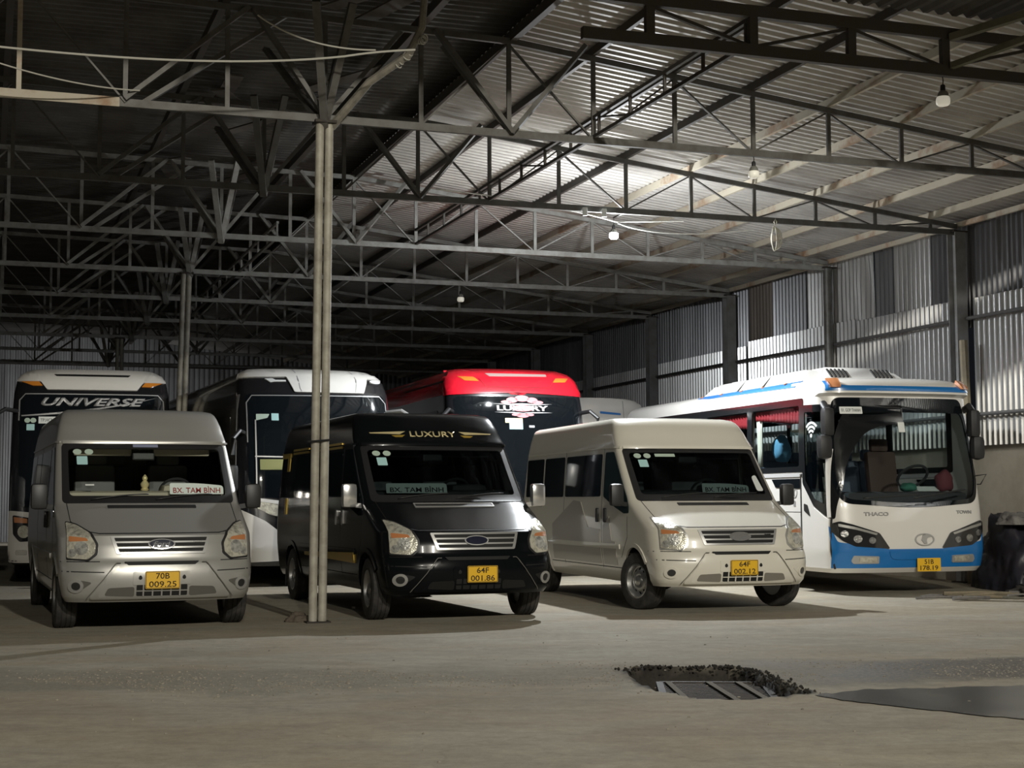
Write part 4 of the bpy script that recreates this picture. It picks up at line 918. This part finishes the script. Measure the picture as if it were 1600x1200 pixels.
# ------------------------------------------------------------------ corrugated sheets
def sheet_mat(name, c0, c1, rough, metal, s=1.2, streak=(1, 1, .08)):
    m = bpy.data.materials.new(name); m.use_nodes = True; nt = m.node_tree; b = nt.nodes['Principled BSDF']; N = nt.nodes.new; L = nt.links.new
    tc = N('ShaderNodeTexCoord'); mp = N('ShaderNodeMapping'); mp.inputs['Scale'].default_value = streak; L(tc.outputs['Object'], mp.inputs['Vector'])
    n = N('ShaderNodeTexNoise'); n.inputs['Scale'].default_value = s; n.inputs['Detail'].default_value = 8; n.inputs['Roughness'].default_value = .7; L(mp.outputs[0], n.inputs['Vector'])
    r = N('ShaderNodeValToRGB'); r.color_ramp.elements[0].position = .35; r.color_ramp.elements[1].position = .65
    r.color_ramp.elements[0].color = (*c0, 1); r.color_ramp.elements[1].color = (*c1, 1); L(n.outputs['Fac'], r.inputs['Fac']); L(r.outputs['Color'], b.inputs['Base Color'])
    b.inputs['Roughness'].default_value = rough; b.inputs['Metallic'].default_value = metal; return m
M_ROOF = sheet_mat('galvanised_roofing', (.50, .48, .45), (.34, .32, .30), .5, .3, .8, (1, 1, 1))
M_ROOFDK = sheet_mat('darkened_roofing', (.10, .095, .085), (.045, .040, .036), .8, .0, 1.0, (1, 1, 1))
M_WALLHI = sheet_mat('bright_galvanised', (.78, .78, .78), (.50, .50, .49), .30, .82, 1.8)
M_WALLLO = sheet_mat('dull_galvanised', (.26, .26, .27), (.13, .13, .135), .34, .75, 1.8)
M_WALLBR = sheet_mat('brown_stained_sheet', (.22, .19, .16), (.11, .09, .075), .6, .2, 1.5)
M_MOSS = mat('mossy_edge', (.05, .07, .03), .9, vcol=(.14, .16, .08), vscale=6)
def wave(t, p, a):
    q = (t/p) % 1.0
    return a*(1 if q < .28 else (1-(q-.28)/.22*2 if q < .5 else (-1 if q < .78 else -1+(q-.78)/.22*2)))
def corr(name, org_, da, db, la, lb, up, m, pitch=.15, amp=.018, nb=2, kind='structure', fn=None, label=None, cat=None, parent=None):
    """sheet spanning la along da (waves travel this way) and lb along db"""
    bm = bmesh.new(); o = Vector(org_); k = int(la/pitch); rows = []
    ts = []
    for i in range(k+1):
        for q in (0, .28, .5, .78): ts.append((i+q)*pitch)
    ts = [t for t in ts if t <= la]
    for t in ts:
        rows.append([])
        for j in range(nb+1):
            s_ = lb*j/nb; p = o+da*t+db*s_+up*wave(t, pitch, amp)
            if fn: p = p+fn(t, s_)
            rows[-1].append(bm.verts.new(p))
    for a, b in zip(rows, rows[1:]):
        for j in range(nb): bm.faces.new((a[j], b[j], b[j+1], a[j+1]))
    ob = bm_obj(name, bm, m, parent, False)
    if kind: ob['kind'] = kind
    if label: tag(ob, label, cat)
    md = ob.modifiers.new('thickness', 'SOLIDIFY'); md.thickness = .003
    return ob
U, V, Z = Vector((cA, sA, 0)), Vector((-sA, cA, 0)), Vector((0, 0, 1))
def ztop(u): return 5.58+(11.1-u)*.113 if u > 2.2 else 6.585+(2.2-u)*.02
VB = 36.5
# right roof: waves travel along the depth, ribs run down the slope
slope = Vector((cA, sA, -.113))
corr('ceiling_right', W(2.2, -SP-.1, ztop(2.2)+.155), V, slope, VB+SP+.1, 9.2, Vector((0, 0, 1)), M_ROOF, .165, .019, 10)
corr('ceiling_left', W(-16, -SP-1.6, 6.83), V, Vector((cA, sA, .006)), VB+SP+1.6, 18.7, Z, M_ROOFDK, .165, .018, 8)  # dark sheet colour carries the shade of the left roof
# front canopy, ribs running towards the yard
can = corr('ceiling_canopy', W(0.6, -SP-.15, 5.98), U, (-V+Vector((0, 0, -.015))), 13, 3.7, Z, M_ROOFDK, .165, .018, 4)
# right wall
def wall_strip(v0, v1, z0, z1, u, m, pitch=.13, amp=.021, fn=None):
    return corr('wall_right', W(u, v0, z0), V, Z, v1-v0, z1-z0, -U, m, pitch, amp, 3, fn=fn)
wj = 0
for (v0, v1, zt) in ((-8, 1.2, 4.36), (1.2, 3.80, 4.44), (3.95, 7.1, 4.46), (7.1, 11.2, 4.50), (11.2, 15.5, 4.42), (15.5, 22, 4.40), (22, VB, 4.38)):
    wall_strip(v0, v1, 2.12, zt, 11.16, M_WALLHI)
ups = [(-8, 1.5, M_WALLLO), (1.5, 2.9, M_WALLLO), (2.9, 3.9, M_WALLLO), (3.9, 4.9, M_WALLLO), (4.9, 6.0, M_WALLHI), (6.0, 6.6, M_WALLLO), (6.6, 8.2, M_WALLHI), (8.2, 8.9, M_WALLHI), (8.9, 10.2, M_WALLLO), (10.2, 11.2, M_WALLBR), (11.2, 15, M_WALLLO), (15, 22, M_WALLLO), (22, VB, M_WALLLO)]
for i, (v0, v1, m) in enumerate(ups):
    wall_strip(v0, v1+.05, 4.0, 5.72, 11.23, m, fn=(lambda t, s_: U*(.05*mn.noise(Vector((t*3, s_, 4))))) if i == 6 else None)
# plaster base wall
M_PLAST = mat('stained_plaster', (.70, .66, .58), .9, vcol=(.52, .47, .40), vscale=1.3, bump=.2, bscale=8)
bm = bmesh.new(); R_B = Matrix.Rotation(BA, 3, 'Z'); add_box(bm, W(11.34, 14.5, 1.06), (.2, 46, 2.12), R_B); tag(bm_obj('wall_right_base', bm, M_PLAST), kind='structure')
# back and left walls
M_WALLBK = sheet_mat('grey_back_sheet', (.42, .42, .42), (.17, .165, .16), .55, .25, 1.6)
corr('wall_back', W(-16, VB, 0), U, Z, 27.2, 6.88, -V, M_WALLBK, .17, .02, 2)
corr('wall_left', W(-16, -8, 0), V, Z, VB+8, 6.85, U, M_WALLLO, .17, .02, 2)
tag(bar('trim_1', W(-16, VB-.12, 5.9), W(11, VB-.12, 5.9), .06, M_IRON), kind='structure')
# wall girts
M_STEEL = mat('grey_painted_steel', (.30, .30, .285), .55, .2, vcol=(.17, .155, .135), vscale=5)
M_STEELMD = mat('shaded_steel', (.12, .118, .11), .6, .2, vcol=(.07, .062, .052), vscale=5)  # shaded copy of the truss steel, for the two nearest trusses
M_STEELDK = mat('shade_dark_steel', (.075, .07, .065), .6, .25, vcol=(.075, .06, .045), vscale=5)  # steel darkened so its colour holds the silhouette shade
M_RUST = mat('rusty_cream_steel', (.42, .38, .30), .7, vcol=(.28, .17, .10), vscale=1.6, thr=(.52, .66))
M_GIRT = mat('girt_steel', (.09, .088, .085), .6, .3)
for n_, z in ((1, 4.12), (2, 2.60)):
    g = empty('wall_rail', W(11.06, 0, z), BA); tag(g, 'long dark %s rail running along the corrugated right wall' % ('upper' if n_ == 1 else 'lower'), 'rail', None)
    for a, b in ((-7.5, 3.76), (4.0, 11.5), (11.8, 35)): tube('pipe', [(0, a, 0), (0, (a+b)/2, -.02), (0, b, 0)], .03, M_GIRT, g)

# ------------------------------------------------------------------ columns
def pipe_post(k, du, lean, pair=True, label='', n_=2):
    e = empty('steel_post', W(du, k*SP, 0), BA); tag(e, label, 'post', 'posts in the middle of the shed')
    for sx in ((-.052, .052) if pair else (0,)):
        tube('pipe', [(sx-lean, 0, 0), (sx-lean*.4, 0, 3), (sx, 0, ZC-.03)], .047, M_POST, e, 16)
    box('base_plate', (-lean, 0, .008), (.26, .2, .016), M_IRON, e)
    tube('wire_tie', [(-lean-.11, -.06, 1.94), (-lean, -.075, 1.95), (-lean+.11, -.06, 1.96), (-lean+.11, .06, 1.96), (-lean-.11, .06, 1.94), (-lean-.11, -.06, 1.94)], .012, M_DARK, e, 6) if pair and k == 0 else None
    box('head_plate', (0, 0, ZC-.04), (.24, .18, .03), M_IRON, e)
    return e
M_POST = mat('weathered_pipe', (.40, .38, .32), .6, .1, vcol=(.22, .20, .16), vscale=4, bump=.1)
pipe_post(0, 0, .05, label='nearest grey double pipe post standing in front of the black van')
pipe_post(3, -.06, .14, label='second post, thin leaning pipes, behind the silver van roof')
pipe_post(6, -.3, 0, label='third post, dark and far back above the white-browed UNIVERSE bus')
def ibeam(bm, h, w=.2, d=.2, t=.012, z0=0):
    add_box(bm, (0, -d/2, z0+h/2), (w, t, h)); add_box(bm, (0, d/2, z0+h/2), (w, t, h)); add_box(bm, (0, 0, z0+h/2), (t, d, h))
M_STEELMD2 = mat('dark_pipe', (.12, .118, .11), .5, .4, vcol=(.07, .062, .052), vscale=5)
M_COL = mat('column_steel', (.30, .30, .30), .5, .35, vcol=(.20, .19, .17), vscale=3)
ords = ['nearest', 'second', 'third', 'fourth', 'fifth', 'sixth', 'seventh', 'eighth', 'ninth', 'tenth']
for i, k in enumerate(range(1, 10)):
    e = empty('wall_column', W(10.98, k*SP, 0), BA)
    if k == 2:
        tag(e, 'second column along the right wall, a slim dark round pipe behind the blue-trimmed bus', 'column', 'columns along the right wall')
        tube('shaft', [(0, 0, 0), (0, 0, ztop(11)-.1)], .085, M_STEELMD2, e, 18); box('cap_plate', (0, 0, ztop(11)-.09), (.26, .24, .02), M_IRON, e); lathe('collar', [(.10, 3.02), (.115, 3.03), (.115, 3.10), (.10, 3.11)], M_IRON, e, 18)
        continue; tag(e, '%s steel column along the corrugated right wall' % ords[i], 'column', 'columns along the right wall')
    bm = bmesh.new(); ibeam(bm, ztop(11)-.1, .2, .2); bm_obj('shaft', bm, M_COL if k != 1 else M_COL, e)
    box('cap_plate', (0, 0, ztop(11)-.09), (.26, .24, .02), M_IRON, e)
    box('base_plate', (0, 0, .01), (.3, .3, .02), M_IRON, e)
M_TIMB = mat('old_timber', (.26, .22, .15), .85, vcol=(.14, .12, .09), vscale=3)
e = tag(tube('timber_pole', [W(10.86, 3.55, 0), W(10.87, 3.56, 2.2), W(10.84, 3.58, 3.75)], [.075, .07, .065], M_TIMB), 'short brown timber pole beside the nearest right wall column', 'pole')

# ------------------------------------------------------------------ roof trusses
TOPN = [0.0, 1.1, 2.15, 3.2, 4.25, 5.3, 6.35, 7.4, 8.45, 9.5, 10.5]
LEFT = [-1.07*i for i in range(1, 14)]
def truss(k, lit):
    e = empty('roof_truss', W(0, k*SP, 0), BA)
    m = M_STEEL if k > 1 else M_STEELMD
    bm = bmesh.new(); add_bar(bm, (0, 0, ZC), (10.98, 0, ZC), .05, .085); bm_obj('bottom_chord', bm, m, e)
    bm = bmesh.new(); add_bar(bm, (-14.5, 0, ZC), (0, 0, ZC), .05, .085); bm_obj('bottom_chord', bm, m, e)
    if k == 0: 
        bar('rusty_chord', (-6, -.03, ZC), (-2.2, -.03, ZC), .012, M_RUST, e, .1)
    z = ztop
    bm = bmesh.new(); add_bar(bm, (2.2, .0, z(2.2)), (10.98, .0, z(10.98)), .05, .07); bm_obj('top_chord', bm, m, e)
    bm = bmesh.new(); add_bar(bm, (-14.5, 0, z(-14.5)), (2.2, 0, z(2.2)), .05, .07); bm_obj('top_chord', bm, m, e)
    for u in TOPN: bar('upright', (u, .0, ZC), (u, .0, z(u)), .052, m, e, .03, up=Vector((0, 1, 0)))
    for i in range(1, len(TOPN)-1, 2):
        ub = TOPN[i]
        for ut in (TOPN[i-1], TOPN[i+1]):
            if ut < 1: continue
            bar('diagonal', (ut, .03, z(ut)-.02), (ub, .03, ZC+.02), .036, m, e, .02)
    for i, u in enumerate(LEFT):
        bar('upright', (u, 0, ZC), (u, 0, z(u)), .05, m if i % 4 != 2 or k else M_RUST, e, .03, up=Vector((0, 1, 0)))
        if i % 2 == 0 and i > 1:
            bar('diagonal', (u, .03, z(u)), (u-1.07, .03, ZC), .036, m, e, .02); bar('diagonal', (u, -.03, z(u)), (u+1.07, -.03, ZC), .036, m, e, .02)
    # heavy crossing struts round the post head and the ridge
    for a, b in (((-2.15, -.05, ZC+.03), (-.85, -.05, 6.66)), ((-2.02, .06, ZC-.02), (-.4, .06, 6.66)), ((0, -.06, ZC), (-.8, -.06, 6.64)), ((2.17, -.06, ZC), (1.25, -.06, 6.62)), ((2.2, .06, ZC), (1.5, .5, 6.6)),
                 ((2.17, -.06, ZC), (2.95, -.4, 6.5)), ((0, .05, ZC), (.9, .05, 6.62)), ((.0, .0, ZC-.1), (-.5, .9, 6.5)), ((0, 0, ZC-.1), (.35, .95, 6.5)), ((0, 0, ZC-.1), (-.3, -.95, 6.5)), ((0, 0, ZC-.05), (.15, -.7, 6.6))):
        bar('strut', a, b, .085, m, e, .05)
    return e
def copy_tree(o, parent=None):
    c_ = o.copy(); COL.objects.link(c_); c_.parent = parent
    for ch in o.children: copy_tree(ch, c_)
    return c_
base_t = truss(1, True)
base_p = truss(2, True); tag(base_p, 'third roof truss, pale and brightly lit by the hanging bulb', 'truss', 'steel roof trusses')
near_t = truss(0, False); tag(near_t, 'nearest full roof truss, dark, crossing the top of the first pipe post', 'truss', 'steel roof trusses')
tag(base_t, 'second roof truss, ending at the nearest right wall column', 'truss', 'steel roof trusses')
tl = {3: 'fourth roof truss, at the head of the leaning second post', 4: 'fifth roof truss back from the yard', 5: 'sixth roof truss back from the yard', 6: 'seventh roof truss, at the head of the third post', 7: 'eighth roof truss, deep in the dark shed', 8: 'ninth roof truss, last before the back wall'}
for k in range(3, 9):
    t_ = copy_tree(base_p); t_.location = W(0, k*SP, 0); tag(t_, tl[k])
# low front truss under the canopy edge
ft = empty('front_truss', W(0, -SP, 0), BA); tag(ft, 'shallow dark truss along the front edge of the roof, topmost in the photo', 'truss')
bar('bottom_chord', (1.5, 0, ZC-.04), (10.95, 0, ZC-.04), .07, M_STEELDK, ft, .11)
bar('top_chord', (1.5, 0, 5.83), (8.5, 0, 5.83), .07, M_STEELDK, ft, .11)
for i in range(2, 9): bar('upright', (i*1.05+.06, 0, ZC), (i*1.05+.06, 0, 5.8), .085, M_STEELDK, ft, .06, up=Vector((0, 1, 0)))
for i in range(3, 8, 2):
    for d_ in (-1.05, 1.05): bar('diagonal', (i*1.05+.06+d_, .02, 5.78), (i*1.05+.06, .02, ZC), .04, M_STEELDK, ft, .03)
# purlins
pn = 0
for i, u in enumerate([3.2, 4.25, 5.3, 6.35, 7.4, 8.45, 9.5, 10.5]):
    m = M_RUST if u > 6 else M_STEELDK  # inner purlins get the dark tone in place of shadow
    e = tag(bar('roof_purlin', W(u, -SP, ztop(u)+.085), W(u, VB-.2, ztop(u)+.085), .05, m, None, .10), '%s long purlin counted from the right wall, %s' % (ords[7-i], 'cream with rust' if u > 6 else 'darkened for shade'), 'purlin', 'purlins under the right roof')
tag(bar('ridge_beam', W(2.2, -SP, ztop(2.2)+.06), W(2.2, VB-.2, ztop(2.2)+.06), .08, M_STEELDK, None, .12), 'dark beam along the edge where the bright roof sheets stop', 'beam')
tag(bar('eave_purlin', W(11.02, -SP, 5.62), W(11.02, VB-.2, 5.62), .05, M_RUST, None, .08), 'pale eave purlin along the top of the right wall', 'purlin')
lw = ['first', 'second', 'third', 'fourth', 'fifth', 'sixth', 'seventh']
for i, u in enumerate([1.1, -1.1, -3.3, -5.5, -7.7, -9.9, -12.1]):
    tag(bar('roof_purlin', W(u, -SP-1.5, ztop(u)+.09), W(u, VB-.2, ztop(u)+.09), .08, M_STEELDK, None, .12), '%s dark purlin left of the ridge under the left roof' % lw[i], 'purlin', 'purlins under the left roof')
# ladder-like longitudinal brace
def ladder(u, v0, v1, label, m, zt=5.74, step=.9):
    e = empty('ladder_brace', W(u, v0, ZC), BA); tag(e, label, 'brace')
    L_ = v1-v0
    bar('rail', (0, 0, .04), (0, L_, .04), .04, m, e); bar('rail', (0, 0, zt-ZC+.03), (0, L_, zt-ZC+.03), .04, m, e)
    n_ = int(L_/step)
    for i in range(n_+1): bar('rung', (0, .05+i*step, .04), (0, .05+i*step, zt-ZC+.03), .03, m, e, up=Vector((1, 0, 0)))
    for i in range(0, n_, 3): bar('brace_diagonal', (0, .05+i*step, .05), (0, .05+(i+1)*step, zt-ZC), .022, m, e)
ladder(3.2, -SP+.06, 2*SP, 'ladder-like double rail brace running back under the bright roof', M_STEELDK)
ladder(0.9, 2*SP, 5*SP, 'second ladder-like brace further back right of the first post', M_STEEL)
# stored planks and bamboo up in the dark part
pl0 = None
for i in range(14):
    u = random.uniform(-1.2, 1.1); v = random.uniform(-3, 9); L_ = random.uniform(1.4, 2.4); a = random.uniform(-.7, .7)+math.pi/2
    if pl0 is None:
        o = box('stored_plank', (0, 0, 0), (L_, random.uniform(.12, .3), .02), mat('dark_timber', (.06, .05, .042), .9, vcol=(.11, .1, .09), vscale=3)); pl0 = o
    else: o = pl0.copy(); COL.objects.link(o)
    o.location = W(u, v, ztop(u)+.05+.01*(i % 3)); o.rotation_euler = (random.uniform(-.04, .04), random.uniform(-.04, .04), BA+a)
    tag(o, 'dark plank stored up on the trusses under the ridge', 'plank', 'planks stored under the ridge')
pb_ = [W(.08, .02, 5.42), W(.42, -.35, 5.86), W(.75, -.75, 6.08), W(.86, -.9, 6.35), W(.88, -.92, 6.7)]
bp = empty('rope_wrapped_pole', W(.08, .02, 5.42), BA); tag(bp, 'pale crooked pole wound with rope and wire rising from the nearest post head', 'pole')
M_CABLE = mat('pale_cable', (.42, .41, .36), .7); M_BAMB = mat('weathered_bamboo', (.24, .22, .18), .8, vcol=(.13, .12, .1), vscale=8)
inv = Matrix.Rotation(-BA, 3, 'Z')
lp = [inv @ (p-W(.08, .02, 5.42)) for p in pb_]
tube('pole', lp, [.05, .045, .045, .04, .04], M_BAMB, bp)
for j in range(9):
    cpt = lp[2]+(lp[3]-lp[1])*random.uniform(-.35, .35); r_ = random.uniform(.025, .065); ph = random.random()*6
    tube('rope_loop', [cpt+Vector((r_*math.cos(ph+a*.6), .6*r_*math.sin(ph+a*.9), r_*math.sin(ph+a*.6))) for a in range(12)], .007, M_CABLE, bp, 5)

# ------------------------------------------------------------------ bulbs and cables
M_BULBW = mat('dim_bulb_plastic', (.85, .83, .74), .35, emit=(1, .95, .78), estr=.30)
M_BULBL = mat('lit_bulb', (1, 1, 1), .3, emit=(.93, .97, 1.0), estr=60)
def bulb(loc, top, label, lit=False, s=1.0):
    e = empty('light_bulb', loc, 0); tag(e, label, 'bulb', 'bulbs hanging from the trusses')
    lathe('socket', [(.018, .10), (.024, .09), (.026, .045), (.02, .04)], M_BLACKPL, e, 16)
    lathe('bulb_body', [(.02, .045), (.042, .03), (.052, .01), (.056, -.02)], mat('bulb_collar', (.20, .20, .18), .5), e, 24)
    lathe('diffuser', [(.058, -.02), (.066, -.035), (.068, -.065), (.064, -.092), (.05, -.105), (.001, -.11)], M_BULBL if lit else M_BULBW, e, 24)
    tube('flex', [(0, 0, .10), (.005, 0, .10+(top-loc[2]-.10)*.5), (0, 0, top-loc[2])], .006, M_DARK, e, 6)
    e.scale = (s, s, s); return e
bulb(W(5.3, 0, 5.30), 5.46, 'dim white bulb hanging under the nearest dark truss')
bulb(W(5.28, -SP, 5.22), 5.40, 'dim cream bulb hanging at top right from the front truss')
bulb(W(5.18, 3*SP, 5.25), 5.46, 'small far bulb hanging from the fourth truss above the red bus')
# the lit bulb: light sits just under its diffuser
e = bulb(Vector(BULB)+Vector((0, 0, .11)), 5.50, 'glowing bulb hanging behind the second truss, by far the brightest', lit=True, s=1.0)
bar('bracket', Vector((0, 0, 5.49))-Vector((0, 0, BULB.z+.11)), Vector((0, 0, 5.49))-Vector((0, 0, BULB.z+.11))-V*.47, .02, M_GIRT, e)
bpy.data.objects['hanging_bulb_light'].location = Vector(BULB)+Vector((0, 0, -.06))
def cable(label, pts, r=.012, m=None, n=18, name='cable'):
    P = [Vector(p) for p in pts]; out = []
    for a, b, c_ in zip(P[::2], P[1::2], P[2::2]):
        for i in range(n): t = i/n; out.append(a*(1-t)**2+b*2*t*(1-t)+c_*t*t)
    out.append(P[-1]); return tag(tube(name, out, r, m or M_CABLE, None, 6), label, 'cable')
cable('pale cable sagging across the top left corner', [W(-4.2, -1.2, 5.66), W(-1.6, -1.2, 5.55), W(-.05, -1.2, 5.86), W(.3, -1.2, 5.95), W(.7, -1.2, 6.0)], .011)
cable('thin pale cable dropping from the left edge to the nearest truss', [W(-4.2, -1.1, 5.75), W(-3.0, -.6, 5.45), W(-2.0, -.1, 5.62)], .008)
cable('thin cable curving over the top of the nearest post', [W(-.9, -.9, 6.3), W(-.4, -.9, 5.98), W(.35, -.9, 6.05)], .009)
cable('white cable along the second truss to the lit bulb', [W(2.4, 3.82, 5.63), W(4, 3.82, 5.56), W(5.28, 4.2, 5.40), W(5.6, 4.1, 5.40), W(6.2, 3.83, 5.40)], .010, mat('white_cable', (.7, .7, .66), .6))
cable('thin white cable sagging right of the lit bulb', [W(5.3, 4.2, 5.38), W(5.9, 4.0, 5.12), W(7.4, 3.9, 5.35)], .007, mat('white_cable', (.7, .7, .66), .6))
for i, u in enumerate((4.62, 4.92)): tag(box('cable_clip', W(u, 3.80, 5.44), (.07, .04, .12), M_WHITEPNL, None, .008), '%s white clip holding the cable on the second truss' % ('left' if i == 0 else 'right'), 'clip')
bm = bmesh.new()
for j in range(5):
    w_ = .035+.012*j; add_tube(bm, [(w_*math.sin(a*2*math.pi/16)+.01*j-.02, .01*j, -.20-.19*math.cos(a*2*math.pi/16)*(1-.04*j)) for a in range(17)], .0075, 6, False)
add_tube(bm, [(0, 0, 0), (.02, 0, .05), (0, 0, .10), (-.02, .0, .05), (0, 0, 0)], .01, 6)
e = bm_obj('cable_coil', bm, mat('coil_cable', (.62, .60, .50), .6), None, True); e.location = W(7.72, 3.82, 5.42); tag(e, 'coil of pale cable hung from the second truss right of the bulb', 'coil')
# ------------------------------------------------------------------ heap by the right wall
M_TARP = mat('dark_blue_tarp', (.018, .018, .028), .45, vcol=(.035, .03, .035), vscale=3); M_TARPG = mat('grey_sacking', (.20, .19, .18), .7, vcol=(.08, .075, .075), vscale=4)
def heap(name, label, cat, c_, s_, m, seed, crumple=.3):
    bm = bmesh.new(); bmesh.ops.create_icosphere(bm, subdivisions=5, radius=1)
    for v in bm.verts:
        p = v.co.copy(); k_ = 1+crumple*mn.noise(p*1.7+Vector((seed, 0, 0)))+crumple*.5*abs(mn.noise(p*4.5+Vector((0, seed, 0))))+crumple*.18*mn.noise(p*11)
        v.co = Vector((p.x*s_[0]*k_, p.y*s_[1]*k_, max(0, p.z*k_)*s_[2]))
    o = bm_obj(name, bm, m, None, True); o.location = c_; return tag(o, label, cat)
heap('tarpaulin_heap', 'large dark blue tarpaulin heap beside the wall at the right edge', 'heap', W(10.65, 2.2, 0), (.46, .95, 1.08), M_TARP, 2)
heap('sack', 'pale grey sack lying on top of the dark heap next to the bus', 'sack', W(10.38, 1.85, .93), (.24, .32, .17), M_TARPG, 5)
heap('scrap_bundle', 'low dark scrap bundle on the ground under the heap', 'bundle', W(10.2, .75, 0), (.6, .35, .26), mat('dark_scrap', (.03, .027, .025), .8, vcol=(.09, .08, .07), vscale=6), 8, .5)
for i in range(9):
    u = 8.0+random.random()*2.4; v = .2+random.random()*.9; L_ = random.uniform(.3, 1.1); a = random.uniform(-.5, .5)
    o = tube('scrap_stick', [(-L_/2, 0, .02), (0, .03, .03), (L_/2, 0, .02)], random.uniform(.012, .03), M_TARPG if i % 3 else M_TIMB, None, 6); o.location = W(u, v, random.uniform(.0, .05)); o.rotation_euler = (0, 0, BA+a)
    tag(o, 'thin stick of scrap lying on the ground before the dark heap', 'stick', 'scrap sticks by the right wall')
heap('rock', 'brown rock at the foot of the nearest post', 'rock', W(-.22, .18, 0), (.13, .10, .09), mat('brown_rock', (.10, .08, .06), .9), 4, .35)
# canopy details at top right
tag(bar('canopy_edge', W(1, -7.75, 5.86), W(14, -7.75, 5.86), .10, M_MOSS, None, .12), 'mossy green edge of the front canopy at the top right corner', 'edge')
e = empty('canopy_bracket', W(5.35, -SP-.06, 5.5), BA); tag(e, 'pale mossy bracket arm reaching forward from the front truss', 'bracket')
bar('arm', (0, 0, .28), (.9, -2.6, .34), .07, M_BR if 'M_BR' in globals() else mat('bracket_wood', (.16, .15, .11), .8, vcol=(.09, .1, .06), vscale=5), e)
bar('arm', (0, 0, .0), (.9, -2.6, .22), .06, mat('bracket_wood', (.16, .15, .11), .8), e)
bar('tie', (.3, -.87, .09), (.3, -.87, .30), .04, mat('bracket_wood', (.16, .15, .11), .8), e)
